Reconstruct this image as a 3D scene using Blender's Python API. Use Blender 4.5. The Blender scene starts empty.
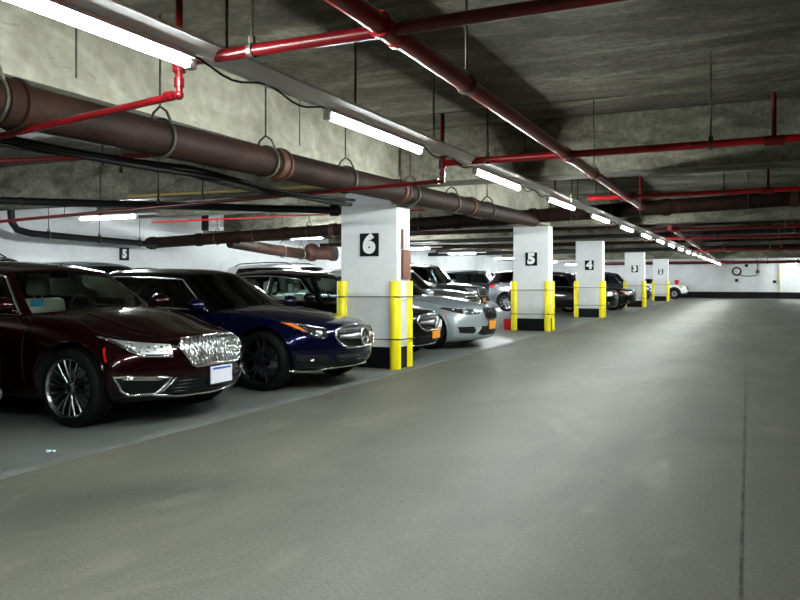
import bpy, bmesh, math, random
from mathutils import Vector, Matrix
from mathutils.bvhtree import BVHTree
from mathutils.geometry import tessellate_polygon
random.seed(7)
PI = math.pi
SC = bpy.context.scene
COL = SC.collection

# ------------------------------------------------------------------ materials
def mat(name, col=(.5, .5, .5), rough=.5, metal=0., coat=0., spec=.5, emit=None, es=0., bump=None):
    m = bpy.data.materials.new(name); m.use_nodes = True
    b = m.node_tree.nodes['Principled BSDF']
    b.inputs['Base Color'].default_value = (*col, 1)
    b.inputs['Roughness'].default_value = rough
    b.inputs['Metallic'].default_value = metal
    b.inputs['Coat Weight'].default_value = coat
    b.inputs['Coat Roughness'].default_value = .03
    b.inputs['Specular IOR Level'].default_value = spec
    if emit:
        b.inputs['Emission Color'].default_value = (*emit, 1)
        b.inputs['Emission Strength'].default_value = es
    if bump:
        nt = m.node_tree
        tc = nt.nodes.new('ShaderNodeTexCoord'); no = nt.nodes.new('ShaderNodeTexNoise')
        no.inputs['Scale'].default_value = bump[0]; no.inputs['Detail'].default_value = 4
        bp = nt.nodes.new('ShaderNodeBump'); bp.inputs['Strength'].default_value = bump[1]; bp.inputs['Distance'].default_value = .01
        nt.links.new(tc.outputs['Object'], no.inputs['Vector']); nt.links.new(no.outputs['Fac'], bp.inputs['Height'])
        nt.links.new(bp.outputs['Normal'], b.inputs['Normal'])
    return m

def noisy(name, stops, scale=3., detail=8, stretch=(1, 1, 1), rough=.8, fine=(60, .25), bump=(30, .3), spec=.3, metal=0., stain=None, dist=0.6):
    """procedural two-scale noise material; stops = [(pos, colour), ...]; stain = (scale, lo, hi, colour)"""
    m = bpy.data.materials.new(name); m.use_nodes = True
    nt = m.node_tree; N = nt.nodes.new; Lk = nt.links.new
    b = nt.nodes['Principled BSDF']
    b.inputs['Roughness'].default_value = rough; b.inputs['Specular IOR Level'].default_value = spec
    b.inputs['Metallic'].default_value = metal
    tc = N('ShaderNodeTexCoord'); mp = N('ShaderNodeMapping'); mp.inputs['Scale'].default_value = stretch
    Lk(tc.outputs['Object'], mp.inputs['Vector'])
    n1 = N('ShaderNodeTexNoise'); n1.inputs['Scale'].default_value = scale; n1.inputs['Detail'].default_value = detail
    n1.inputs['Roughness'].default_value = .62; n1.inputs['Distortion'].default_value = dist
    Lk(mp.outputs['Vector'], n1.inputs['Vector'])
    cr = N('ShaderNodeValToRGB')
    while len(cr.color_ramp.elements) < len(stops): cr.color_ramp.elements.new(.5)
    for e, (p, c) in zip(cr.color_ramp.elements, stops): e.position = p; e.color = (*c, 1)
    Lk(n1.outputs['Fac'], cr.inputs['Fac'])
    n2 = N('ShaderNodeTexNoise'); n2.inputs['Scale'].default_value = fine[0]; n2.inputs['Detail'].default_value = 3
    Lk(tc.outputs['Object'], n2.inputs['Vector'])
    mr = N('ShaderNodeMapRange'); mr.inputs['From Min'].default_value = .3; mr.inputs['From Max'].default_value = .7
    mr.inputs['To Min'].default_value = 1 - fine[1]; mr.inputs['To Max'].default_value = 1 + fine[1]
    Lk(n2.outputs['Fac'], mr.inputs['Value'])
    mx = N('ShaderNodeMix'); mx.data_type = 'RGBA'; mx.blend_type = 'MULTIPLY'; mx.inputs[0].default_value = 1
    Lk(cr.outputs['Color'], mx.inputs[6]); Lk(mr.outputs['Result'], mx.inputs[7])
    out = mx.outputs[2]
    if stain:
        n3 = N('ShaderNodeTexNoise'); n3.inputs['Scale'].default_value = stain[0]; n3.inputs['Detail'].default_value = 6
        n3.inputs['Distortion'].default_value = 1.2
        Lk(mp.outputs['Vector'], n3.inputs['Vector'])
        m2 = N('ShaderNodeMapRange'); m2.inputs['From Min'].default_value = stain[1]; m2.inputs['From Max'].default_value = stain[2]
        Lk(n3.outputs['Fac'], m2.inputs['Value'])
        mx2 = N('ShaderNodeMix'); mx2.data_type = 'RGBA'
        Lk(m2.outputs['Result'], mx2.inputs[0]); Lk(out, mx2.inputs[6]); mx2.inputs[7].default_value = (*stain[3], 1)
        out = mx2.outputs[2]
    Lk(out, b.inputs['Base Color'])
    if bump:
        n4 = N('ShaderNodeTexNoise'); n4.inputs['Scale'].default_value = bump[0]; n4.inputs['Detail'].default_value = 5
        Lk(tc.outputs['Object'], n4.inputs['Vector'])
        bp = N('ShaderNodeBump'); bp.inputs['Strength'].default_value = bump[1]; bp.inputs['Distance'].default_value = .01
        Lk(n4.outputs['Fac'], bp.inputs['Height']); Lk(bp.outputs['Normal'], b.inputs['Normal'])
    return m

def glass(name, tint=(.35, .42, .40), refl=.9):
    m = bpy.data.materials.new(name); m.use_nodes = True
    nt = m.node_tree; nt.nodes.clear(); N = nt.nodes.new; Lk = nt.links.new
    o = N('ShaderNodeOutputMaterial'); t = N('ShaderNodeBsdfTransparent'); g = N('ShaderNodeBsdfGlossy')
    t.inputs['Color'].default_value = (*tint, 1); g.inputs['Roughness'].default_value = .02
    g.inputs['Color'].default_value = (refl, refl, refl, 1)
    f = N('ShaderNodeFresnel'); f.inputs['IOR'].default_value = 1.5
    mx = N('ShaderNodeMixShader')
    Lk(f.outputs[0], mx.inputs[0]); Lk(t.outputs[0], mx.inputs[1]); Lk(g.outputs[0], mx.inputs[2]); Lk(mx.outputs[0], o.inputs[0])
    return m

M = {}
M['floor'] = noisy('aisle_floor', [(.28, (.054, .054, .043)), (.5, (.090, .089, .0705)), (.72, (.134, .131, .104))], scale=.8, detail=10,
                   stretch=(1, .45, 1), rough=.58, fine=(55, .24), bump=(80, .2), spec=.38, stain=(1.3, .60, .86, (.185, .18, .145)))
def add_spots(m, scale, rad, dark):
    nt = m.node_tree; b = nt.nodes['Principled BSDF']; src = b.inputs['Base Color'].links[0].from_socket
    tc = nt.nodes.new('ShaderNodeTexCoord'); v = nt.nodes.new('ShaderNodeTexVoronoi'); v.inputs['Scale'].default_value = scale
    nt.links.new(tc.outputs['Object'], v.inputs['Vector'])
    n = nt.nodes.new('ShaderNodeMapRange'); n.inputs['From Min'].default_value = rad; n.inputs['From Max'].default_value = rad * 1.6
    n.inputs['To Min'].default_value = dark; n.inputs['To Max'].default_value = 1
    nt.links.new(v.outputs['Distance'], n.inputs['Value'])
    mx = nt.nodes.new('ShaderNodeMix'); mx.data_type = 'RGBA'; mx.blend_type = 'MULTIPLY'; mx.inputs[0].default_value = 1
    nt.links.new(src, mx.inputs[6]); nt.links.new(n.outputs['Result'], mx.inputs[7]); nt.links.new(mx.outputs[2], b.inputs['Base Color'])
add_spots(M['floor'], 1.9, .028, .55)
M['bay'] = noisy('parking_bay_floor', [(.25, (.07, .078, .075)), (.5, (.11, .118, .112)), (.78, (.17, .178, .168))], scale=.9, detail=10,
                 rough=.42, fine=(50, .12), bump=(60, .18), spec=.5)
M['line'] = noisy('worn_line_paint', [(.3, (.085, .09, .083)), (.6, (.15, .155, .145))], scale=5, rough=.6)
M['ceiling'] = noisy('ceiling_concrete', [(.30, (.032, .030, .022)), (.5, (.078, .073, .055)), (.68, (.18, .17, .13))], scale=.9, detail=12,
                     stretch=(.55, 1.5, 1), rough=.85, fine=(16, .32), bump=(22, .5), stain=(.45, .50, .75, (.024, .023, .018)), dist=1.5)
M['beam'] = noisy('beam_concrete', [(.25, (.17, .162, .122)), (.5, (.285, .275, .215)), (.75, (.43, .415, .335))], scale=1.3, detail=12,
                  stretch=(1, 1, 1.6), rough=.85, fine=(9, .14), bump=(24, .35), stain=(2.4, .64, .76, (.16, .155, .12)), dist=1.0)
M['wallgrey'] = noisy('darkened_unseen_wall', [(.3, (.05, .05, .045)), (.6, (.09, .09, .08))], scale=.8, rough=.8)  # unseen walls, coloured dark so the car paint reflects less light
M['beam2'] = noisy('stained_beam_concrete', [(.25, (.07, .067, .048)), (.5, (.13, .125, .094)), (.75, (.24, .23, .178))], scale=1.1, detail=12,  # cross beams of darker, stained concrete
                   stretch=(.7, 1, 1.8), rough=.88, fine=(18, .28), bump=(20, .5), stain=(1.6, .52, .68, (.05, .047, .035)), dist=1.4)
M['wall'] = noisy('white_wall_paint', [(.3, (.60, .63, .65)), (.6, (.76, .78, .79))], scale=.6, rough=.55, fine=(14, .05), bump=(25, .12))
M['column'] = noisy('column_paint', [(.3, (.66, .68, .69)), (.6, (.76, .78, .79))], scale=1.5, rough=.45, fine=(30, .03), bump=(30, .08), spec=.4)
M['black'] = mat('black_base_paint', (.003, .003, .004), .5, spec=.2)
M['yellow'] = mat('yellow_plastic', (.93, .80, .003), .42, bump=(20, .1))
M['red'] = noisy('red_paint_darkened', [(.3, (.065, .0014, .0025)), (.6, (.115, .0028, .0045))], scale=4, rough=.30, fine=(40, .1), bump=(20, .1), spec=.35)  # pipe red darkened in colour to offset strong lamp light on near runs
M['redbright'] = noisy('red_paint_brightened', [(.3, (.19, .003, .005)), (.6, (.33, .005, .0085))], scale=4, rough=.3, fine=(40, .1), bump=(20, .1), spec=.3)  # same pipe red, brightened in colour where little lamp light falls
M['rust'] = noisy('rusty_cast_iron', [(.25, (.0055, .0024, .0016)), (.5, (.0125, .0052, .0034)), (.78, (.028, .0115, .0068))], scale=2.2, detail=10, rough=.65,
                  fine=(30, .3), bump=(30, .4), spec=.12, stain=(3.1, .60, .74, (.036, .016, .008)))
M['rustring'] = noisy('orange_rust', [(.3, (.022, .010, .006)), (.6, (.055, .020, .011))], scale=6, rough=.6, bump=(40, .4))
M['darkpipe'] = mat('black_steel_pipe', (.006, .006, .007), .4, spec=.3)
M['rod'] = noisy('hanger_rod_steel', [(.4, (.02, .02, .016)), (.6, (.10, .095, .07))], scale=4, rough=.5, metal=.3, bump=None)
M['yellowpipe'] = mat('yellow_gas_pipe', (.30, .22, .05), .5)
M['white'] = mat('white_enamel', (.75, .76, .77), .35)
M['tube'] = mat('lit_lamp_tube', (.9, .9, .9), .4, emit=(.93, 1., .97), es=150)
M['tube_bay'] = mat('lit_bay_lamp_tube', (.9, .9, .9), .4, emit=(.93, 1., 1.), es=620)
M['cable'] = mat('black_rubber_cable', (.004, .004, .004), .6, spec=.15)
M['signblack'] = mat('sign_black', (.003, .0035, .004), .5, spec=.12)
M['signwhite'] = mat('sign_white', (.82, .83, .82), .45)
M['brown'] = noisy('brown_wood', [(.35, (.14, .05, .028)), (.65, (.24, .09, .05))], scale=3, stretch=(4, 4, .5), rough=.5)
M['redink'] = mat('red_ink', (.45, .04, .03), .5)
M['redplastic'] = mat('red_plastic', (.55, .01, .012), .35)
# car materials
M['maroon'] = mat('maroon_car_paint', (.012, .0006, .0012), .22, metal=.6, coat=.7, spec=.1)
M['navy'] = mat('navy_car_paint', (.0010, .0020, .026), .22, metal=.6, coat=.7, spec=.1)
M['blackpaint'] = mat('black_car_paint', (.0010, .0010, .0013), .3, coat=.6, spec=.1)
M['greypaint'] = mat('blue_silver_car_paint', (.56, .64, .68), .33, metal=.6, coat=1.0)
M['silver'] = mat('silver_car_paint', (.27, .285, .30), .28, metal=.75, coat=1.0)
M['darkgrey'] = mat('dark_grey_car_paint', (.035, .042, .048), .3, metal=.6, coat=1.0)
M['whitepaint'] = mat('white_car_paint', (.78, .79, .80), .3, coat=1.0)
M['chrome'] = mat('chrome', (.80, .82, .83), .10, metal=1)
M['satin'] = mat('satin_metal', (.50, .52, .53), .28, metal=1)
M['rimdark'] = mat('dark_alloy', (.26, .27, .28), .25, metal=1)
M['rimblack'] = mat('black_alloy', (.025, .025, .03), .22, metal=.8)
M['tyre'] = mat('tyre_rubber', (.0028, .0028, .003), .6, spec=.15, bump=(40, .2))
M['trim'] = mat('black_trim', (.003, .003, .0035), .4, spec=.25)
M['dark'] = mat('dark_recess', (.002, .002, .002), .8)
M['lens'] = mat('headlamp_lens', (.62, .65, .66), .3, metal=.8, coat=1)
M['lensdark'] = mat('smoked_headlamp_lens', (.03, .033, .036), .08, metal=.3, coat=1)
M['bulb'] = mat('clear_lamp_reflector', (.85, .88, .9), .08, metal=1)
M['amber'] = mat('amber_lens', (.85, .16, .01), .2, coat=1)
M['redlens'] = mat('red_lens', (.42, .006, .004), .2, coat=1)
M['glass'] = glass('tinted_glass', (.62, .72, .66))
M['darkglass'] = glass('dark_glass', (.10, .12, .12))
M['seat_light'] = mat('beige_leather', (.42, .40, .33), .5)
M['seat_white'] = mat('pale_leather', (.62, .64, .62), .5)
M['seat_dark'] = mat('black_leather', (.015, .015, .015), .5)
M['interior'] = mat('dark_interior', (.012, .012, .012), .7)
M['platewhite'] = mat('white_plate', (.72, .72, .82), .4)
M['plateorange'] = mat('gold_plate', (.80, .30, .015), .4)
M['plateblue'] = mat('plate_blue', (.05, .12, .45), .4)
M['sticker'] = mat('blue_sticker', (.05, .30, .62), .4)
M['paper'] = mat('pale_blue_paper', (.50, .66, .80), .6)

# ------------------------------------------------------------------ object helpers
def link(name, bm_or_me, m, parent=None, smooth=False, angle=None):
    if isinstance(bm_or_me, bmesh.types.BMesh):
        me = bpy.data.meshes.new(name); bmesh.ops.recalc_face_normals(bm_or_me, faces=bm_or_me.faces)
        bm_or_me.to_mesh(me); bm_or_me.free()
    else: me = bm_or_me
    if smooth:
        for p in me.polygons: p.use_smooth = True
        if angle is not None:
            me.set_sharp_from_angle(angle=math.radians(angle))
    if m is not None:
        if isinstance(m, (list, tuple)):
            for q in m: me.materials.append(q)
        else: me.materials.append(m)
    o = bpy.data.objects.new(name, me); COL.objects.link(o)
    if parent: o.parent = parent
    return o

def tag(o, label=None, cat=None, group=None, kind=None):
    if label: o['label'] = label
    if cat: o['category'] = cat
    if group: o['group'] = group
    if kind: o['kind'] = kind
    return o

def empty(name, loc=(0, 0, 0), rz=0, label=None, cat=None, group=None):
    o = bpy.data.objects.new(name, None); COL.objects.link(o)
    o.location = loc; o.rotation_euler = (0, 0, rz); o.empty_display_size = .2
    return tag(o, label, cat, group)

def box(bm, x0, x1, y0, y1, z0, z1, bev=0):
    r = bmesh.ops.create_cube(bm, size=1)
    for v in r['verts']:
        v.co = Vector(((x0 + x1) / 2 + v.co.x * (x1 - x0), (y0 + y1) / 2 + v.co.y * (y1 - y0), (z0 + z1) / 2 + v.co.z * (z1 - z0)))
    if bev:
        es = list({e for v in r['verts'] for e in v.link_edges})
        bmesh.ops.bevel(bm, geom=es, offset=bev, segments=2, affect='EDGES', profile=.5)
    return bm

def tube(bm, pts, r, n=8, closed=False, caps=True):
    pts = [Vector(p) for p in pts]
    m = len(pts)
    if m < 2: return bm
    rings = []; up = None
    for i, p in enumerate(pts):
        a = pts[i - 1] if (i > 0 or closed) else p
        b = pts[(i + 1) % m] if (i < m - 1 or closed) else p
        d = (b - a)
        if d.length < 1e-9: d = Vector((0, 0, 1))
        d.normalize()
        if up is None:
            up = Vector((0, 0, 1)) if abs(d.z) < .9 else Vector((1, 0, 0))
        u = d.cross(up)
        if u.length < 1e-6: u = d.orthogonal()
        u.normalize(); w = u.cross(d).normalized(); up = w
        rr = r[i] if isinstance(r, (list, tuple)) else r
        rings.append([bm.verts.new(p + u * (rr * math.cos(2 * PI * k / n)) + w * (rr * math.sin(2 * PI * k / n))) for k in range(n)])
    for i in range(m if closed else m - 1):
        A, B = rings[i], rings[(i + 1) % m]
        for k in range(n):
            try: bm.faces.new((A[k], A[(k + 1) % n], B[(k + 1) % n], B[k]))
            except ValueError: pass
    if caps and not closed:
        bm.faces.new(rings[0][::-1]); bm.faces.new(rings[-1])
    return bm

def lathe(bm, prof, axis='y', n=40, c=(0, 0, 0), closed=True):
    """prof: [(radius, along)] ; revolve about an axis through c"""
    rings = []
    for k in range(n):
        a = 2 * PI * k / n; ca, sa = math.cos(a), math.sin(a); R = []
        for r, h in prof:
            p = (r * ca, h, r * sa) if axis == 'y' else ((h, r * ca, r * sa) if axis == 'x' else (r * ca, r * sa, h))
            R.append(bm.verts.new((p[0] + c[0], p[1] + c[1], p[2] + c[2])))
        rings.append(R)
    m = len(prof)
    for k in range(n):
        A, B = rings[k], rings[(k + 1) % n]
        for j in range(m if closed else m - 1):
            jj = (j + 1) % m
            try: bm.faces.new((A[j], A[jj], B[jj], B[j]))
            except ValueError: pass
    return bm

def sphere(bm, c, r, sc=(1, 1, 1), u=16, v=10):
    q = bmesh.ops.create_uvsphere(bm, u_segments=u, v_segments=v, radius=r)
    for w in q['verts']: w.co = Vector((w.co.x * sc[0] + c[0], w.co.y * sc[1] + c[1], w.co.z * sc[2] + c[2]))
    return bm

def NB(): return bmesh.new()

def text_mesh(s, size, depth=.002, bold=.0):
    cu = bpy.data.curves.new('t', 'FONT'); cu.body = s; cu.size = size; cu.align_x = 'CENTER'; cu.align_y = 'CENTER'
    cu.offset = bold; cu.extrude = depth; cu.resolution_u = 4
    o = bpy.data.objects.new('t', cu); COL.objects.link(o)
    dg = bpy.context.evaluated_depsgraph_get(); dg.update()
    me = bpy.data.meshes.new_from_object(o.evaluated_get(dg)); me.materials.clear()
    bpy.data.objects.remove(o); bpy.data.curves.remove(cu)
    return me

def interp(tab, x):
    """smooth monotone-ish interpolation of a table [(x, y), ...]"""
    if x <= tab[0][0]: return tab[0][1]
    if x >= tab[-1][0]: return tab[-1][1]
    for i in range(len(tab) - 1):
        if tab[i][0] <= x <= tab[i + 1][0]:
            x0, y0 = tab[i]; x1, y1 = tab[i + 1]
            s = (y1 - y0) / (x1 - x0)
            def slope(k):
                if k <= 0 or k >= len(tab) - 1: return s
                a = (tab[k][1] - tab[k - 1][1]) / (tab[k][0] - tab[k - 1][0]); b = (tab[k + 1][1] - tab[k][1]) / (tab[k + 1][0] - tab[k][0])
                return 0 if a * b <= 0 else 2 * a * b / (a + b)
            m0, m1 = slope(i), slope(i + 1); h = x1 - x0; t = (x - x0) / h
            return (2 * t ** 3 - 3 * t * t + 1) * y0 + (t ** 3 - 2 * t * t + t) * h * m0 + (-2 * t ** 3 + 3 * t * t) * y1 + (t ** 3 - t * t) * h * m1
    return tab[-1][1]

# ------------------------------------------------------------------ the setting
XL, XR, Y0, Y1, ZC = -15.2, 6.6, -12.0, 60.6, 3.35
def slab(name, x0, x1, y0, y1, z0, z1, m, kind='structure'):
    bm = NB(); box(bm, x0, x1, y0, y1, z0, z1); o = link(name, bm, m); o['kind'] = kind; return o
slab('floor', XL - .3, XR + .3, Y0 - .3, Y1 + .3, -.25, 0, M['floor'])
slab('ceiling', XL - .3, XR + .3, Y0 - .3, Y1 + .3, ZC, ZC + .25, M['ceiling'])
slab('wall_left', XL - .3, XL, Y0, Y1, 0, ZC, M['wall'])
slab('wall_right', XR, XR + .3, Y0, Y1, 0, ZC, M['wallgrey'])
slab('wall_far', XL, XR, Y1, Y1 + .3, 0, ZC, M['wall'])
slab('wall_near', XL, XR, Y0 - .3, Y0, 0, ZC, M['wallgrey'])
slab('wall_far_projection', 2.05, XR, Y1 - .55, Y1, 0, ZC, M['wall'])['kind'] = 'structure'
slab('baseboard_far', XL, 2.05, Y1 - .02, Y1, 0, .46, M['black'])
slab('baseboard_projection', 2.03, XR, Y1 - .57, Y1 - .55, 0, .46, M['black'])
slab('baseboard_left', XL, XL + .02, Y0, Y1, 0, .46, M['black'])
slab('trim_1', 2.02, 2.06, Y1 - .575, Y1 - .545, .46, 2.75, M['yellow'])  # yellow strip stands in for yellow light along the corner
# smoother parking-bay floor with its worn border line
slab('floor_bay', XL, -4.42, Y0, Y1, 0, .004, M['bay'])
slab('floor_bay_edge', -4.42, -4.28, Y0, Y1, 0, .005, M['line'])
slab('floor_joint', -.035, -.02, Y0, Y1, 0, .0015, M['rod'])
COLY = [9.8, 18.8, 26.5, 38.0, 50.0]
tn = 2
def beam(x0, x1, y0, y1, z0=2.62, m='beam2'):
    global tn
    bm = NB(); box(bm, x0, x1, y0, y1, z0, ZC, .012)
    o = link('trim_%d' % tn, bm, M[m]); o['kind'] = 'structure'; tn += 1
    return o
beam(-5.4, -4.5, Y0, 19.35, m='beam')                     # long beam over the column line
slab('trim_%d' % tn, -4.5, -4.465, Y0, 18.79, 2.62, 2.73, M['beam']); tn += 1
for q, y in enumerate((1.05, 4.12, 7.2, 10.9, 13.2)):
    slab('trim_%d' % tn, -4.5, -4.496, y, y + .016, 2.74, ZC, M['rod']); tn += 1
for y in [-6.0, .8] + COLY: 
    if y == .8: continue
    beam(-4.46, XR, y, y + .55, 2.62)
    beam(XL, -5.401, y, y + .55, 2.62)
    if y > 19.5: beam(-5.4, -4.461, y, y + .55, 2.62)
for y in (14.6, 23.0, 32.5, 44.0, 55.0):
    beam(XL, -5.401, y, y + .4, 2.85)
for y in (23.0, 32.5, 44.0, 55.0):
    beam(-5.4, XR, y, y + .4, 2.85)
# haunch over each bay : thin board-formed joints in the slab
bm = NB()
for y in (2.0, 5.9, 8.9, 12.6, 16.0):
    box(bm, -4.46, XR, y, y + .035, ZC - .012, ZC)
link('trim_%d' % tn, bm, M['ceiling'])['kind'] = 'structure'; tn += 1

# ------------------------------------------------------------------ columns, guards, signs
COLLAB = {6: 'the nearest, its sign reading 6', 5: 'second nearest, its sign reading 5', 4: 'third nearest, its sign reading 4', 3: 'second farthest, its sign reading 3', 2: 'the farthest, its sign reading 2'}
ordn = {6: 'nearest', 5: 'second nearest', 4: 'third nearest', 3: 'second farthest', 2: 'farthest'}
def guard(x, y, name_label, quad):
    """half-round yellow corner guard with rounded wall, hollow behind"""
    bm = NB(); R = .080; r = .066; n = 18; H = 1.25
    a0, a1 = quad
    prof = [(R, k) for k in range(n + 1)] + [(r, k) for k in range(n, -1, -1)]
    for z in (0, H):
        pass
    def ring(z, RR, rr):
        vs = []
        for q, k in prof:
            a = math.radians(a0 + (a1 - a0) * k / n); rad = RR if q == R else rr
            vs.append(bm.verts.new((rad * math.cos(a), rad * math.sin(a), z)))
        return vs
    rings = [ring(.006, R, r), ring(H - .012, R, r), ring(H, R - .008, r + .004)]
    m = len(prof)
    for A, B in zip(rings, rings[1:]):
        for k in range(m): bm.faces.new((A[k], A[(k + 1) % m], B[(k + 1) % m], B[k]))
    bm.faces.new(rings[0][::-1]); bm.faces.new(rings[-1])
    o = link('corner_guard', bm, M['yellow'], smooth=True, angle=40); o.location = (x, y, 0)
    tag(o, name_label, 'corner guard', None)
    return o

for num, cy in zip((6, 5, 4, 3, 2), COLY):
    xa, xb, ya, yb = -5.41, -4.51, cy, cy + .45
    top = 2.34 if num == 6 else 2.62
    root = empty('numbered_column', ((xa + xb) / 2, (ya + yb) / 2, 0), 0,
                 'white painted column with black base, %s' % COLLAB[num], 'column')
    ox, oy = (xa + xb) / 2, (ya + yb) / 2
    def L(bm):
        bmesh.ops.translate(bm, verts=bm.verts, vec=(-ox, -oy, 0)); return bm
    bm = NB(); box(bm, xa, xb, ya, yb, .0, top, .012)
    if num == 6: box(bm, xa + .02, xb - .12, ya + .10, yb - .06, top, 2.62, .01)
    link('shaft', L(bm), M['column'], root)
    bm = NB(); box(bm, xa - .006, xb + .006, ya - .006, yb + .006, 0, .31, .004)
    link('base_band', L(bm), M['black'], root)
    # sign
    sx = (xa + xb) / 2 + .015; sz = 1.25 + 36.5 / 70.9 * (1 if num != 6 else 1)
    sz = {6: 1.77, 5: 1.80, 4: 1.79, 3: 1.83, 2: 1.82}[num]
    sz_h = .165
    bm = NB(); box(bm, sx - .15, sx + .15, ya - .014, ya - .002, sz - sz_h, sz + sz_h, .002)
    sg = link('number_sign', L(bm), M['signblack'], root); sg['label'] = 'black square sign with white numeral %d' % num
    me = text_mesh(str(num), .33, .002, .022)
    for v in me.vertices: v.co = Vector((v.co.x * 1.1, v.co.y * 1.05, v.co.z))
    t = link('numeral', me, M['signwhite'], sg)
    t.rotation_euler = (PI / 2, 0, 0); t.location = (sx - ox, ya - .0165 - oy, sz)
    # strap cables round the guards
    for z in (1.02, .42):
        bm = NB(); g = .095
        x0, x1, y0, y1 = xa - g * .8, xb + g * .8, ya - g * .8, yb + g * .8
        c = .06
        tube(bm, [(x0 + c, y0, z), (x1 - c, y0, z + .008), (x1, y0 + c, z + .005), (x1, y1 - c, z), (x1 - c, y1, z), (x0 + c, y1, z), (x0, y1 - c, z), (x0, y0 + c, z)], .008, 6, closed=True)
        link('strap_cable', L(bm), M['cable'], root, smooth=True)
    nm = ordn[num]
    guard(xb - .025, ya, 'yellow half round guard on the near aisle corner of the %s column' % nm, (-180, 90))
    guard(xb - .025, yb - .04, 'yellow half round guard on the far aisle corner of the %s column' % nm, (-90, 180))
    guard(xa + .02, ya, 'yellow half round guard on the parking side corner of the %s column' % nm, (90, 360))
    if num == 6:
        bm = NB(); box(bm, xb + .002, xb + .04, ya + .14, ya + .40, 1.28, 1.70, .004)
        link('wooden_panel', L(bm), M['brown'], root)
    if num in (6, 5, 4):
        bm = NB(); box(bm, xb + .002, xb + .012, ya + .15, ya + .40, 1.705, 1.98)
        pl = link('notice_plate', L(bm), M['signwhite'], root); pl['label'] = 'white plate with small red lettering set vertically'
        me = text_mesh('NOSH-1', .11, .001, .002)
        t = link('lettering', me, M['redink'] if num == 6 else M['satin'], pl)
        t.rotation_euler = (PI / 2, PI / 2 * -1, PI / 2); t.location = (xb + .014 - ox, ya + .275 - oy, 1.84); t.scale = (.62, 1.1, 1)
    if num == 6:
        bm = NB(); box(bm, xb + .002, xb + .03, ya + .14, ya + .165, 1.705, 1.99)
        link('wooden_edge', L(bm), M['brown'], root)

# wall sign '5' on the left wall
bm = NB(); box(bm, XL + .001, XL + .015, 15.38, 15.72, 1.80, 2.14, .002)
ws = link('wall_sign', bm, M['signblack']); tag(ws, 'small black sign with white 5 high on the white back wall', 'sign')
me = text_mesh('5', .30, .002, .02)
t = link('numeral', me, M['signwhite'], ws); t.rotation_euler = (PI / 2, 0, PI / 2); t.location = (XL + .018, 15.55, 1.97)

# ------------------------------------------------------------------ lamps
def lamp(name, x, y, z, L, along, label, group, wide=.038, ends=True, tl=None, tm='tube', tilt=0):
    r = empty(name, (x, y, z), tilt if along == 'y' else -PI / 2, label, 'lamp', group)
    tl = tl or L
    bm = NB(); box(bm, -wide, wide, -L / 2, L / 2, .0, .031, .004)
    link('housing', bm, M['white'], r)
    bm = NB(); tube(bm, [(0, -tl / 2 + .03, -.022), (0, tl / 2 - .03, -.022)], .026, 12)
    link('tube', bm, M[tm], r, smooth=True, angle=50)
    for s in (-1, 1):
        bm = NB(); box(bm, -.022, .022, s * tl / 2 - .028, s * tl / 2 + .028, -.052, .0, .003)
        link('end_cap', bm, M['white'], r)
    return r
SX, SZ, PITCH, SL = -2.66, 2.44, 3.05, 1.62
TILT = -math.atan(.0172)
rc = empty('cable_channel', (-2.785, 0, SZ), TILT, 'long white metal channel running down the aisle above the row of lamps', 'cable channel')
bm = NB(); ya, yb = Y0 + .2, Y1 - .65
for prof in ([(-.032, .026), (.032, .026), (.085, .090), (-.085, .090)], [(-.088, .0905), (.088, .0905), (.088, .108), (-.088, .108)]):
    A = [bm.verts.new((a, ya, b)) for a, b in prof]; Bq = [bm.verts.new((a, yb, b)) for a, b in prof]
    for q in range(4): bm.faces.new((A[q], A[(q + 1) % 4], Bq[(q + 1) % 4], Bq[q]))
    bm.faces.new(A[::-1]); bm.faces.new(Bq)
link('channel', bm, M['white'], rc)
k = -4
yy = 2.46 + PITCH * k
idx = 0
while yy + SL / 2 < Y1 - .5:
    words = ['nearest, cut by the top left corner', 'second nearest', 'third nearest', 'fourth nearest', 'fifth nearest',
             'sixth nearest', 'seventh nearest', 'eighth nearest']
    if 0 <= k < 8: lab = 'lit white tube lamp under the aisle channel, ' + words[k]; grp = 'aisle tube lamps'
    elif k < 0: lab = 'lit white tube lamp behind the camera'; grp = 'aisle tube lamps'
    else: lab = 'small distant lit tube lamp in the far end of the aisle lamp row'; grp = 'far aisle tube lamps'
    lamp('tube_lamp', -2.785 + .0172 * yy, yy, SZ, SL, 'y', lab, grp, tilt=TILT)
    if k >= 0:
        for dy in (-.40, 1.12):
            bm = NB(); tube(bm, [(0, yy + dy, .1), (0, yy + dy, ZC - SZ)], .009, 6)
            tube(bm, [(0, yy + dy, ZC - SZ - .02), (0, yy + dy, ZC - SZ)], .04, 8)
            link('hanger_rod', bm, M['rod'], rc)
    if 0 <= k < 10:
        bm = NB(); ys, ye = yy + SL / 2, yy + PITCH - SL / 2
        pts = [(.0, ys + (ye - ys) * t_, .03 - .055 * math.sin(PI * ((2 * t_) % 1.0000001)) ** 2 - .0) for t_ in [q / 16 for q in range(17)]]
        tube(bm, pts, .007, 6); link('power_cord', bm, M['cable'], rc, smooth=True)
    k += 1; yy += PITCH
bays = [(-10.55, 10.4, 'lit tube lamp near the back wall above the maroon sedan', 1.35), (-10.8, 17.5, 'lit tube lamp over the second parking row behind column 6', 1.2), (-10.75, 24.8, 'lit tube lamp just right of column 6 over the parked cars', 1.2),
        (-10.9, 30.2, 'lit tube lamp over the dark sport utility cars, middle of the gap', 1.2), (-11.2, 37.6, 'lit tube lamp just left of column 5 over the parked cars', 1.2),
        (-10.9, 45, 'lit tube lamp in the gap between columns 5 and 4', 1.2), (-10.9, 53, 'lit tube lamp in the gap between columns 4 and 3', 1.2), (-10.8, 3.0, 'lit tube lamp over the parking bays left of the frame', 1.2)]
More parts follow.
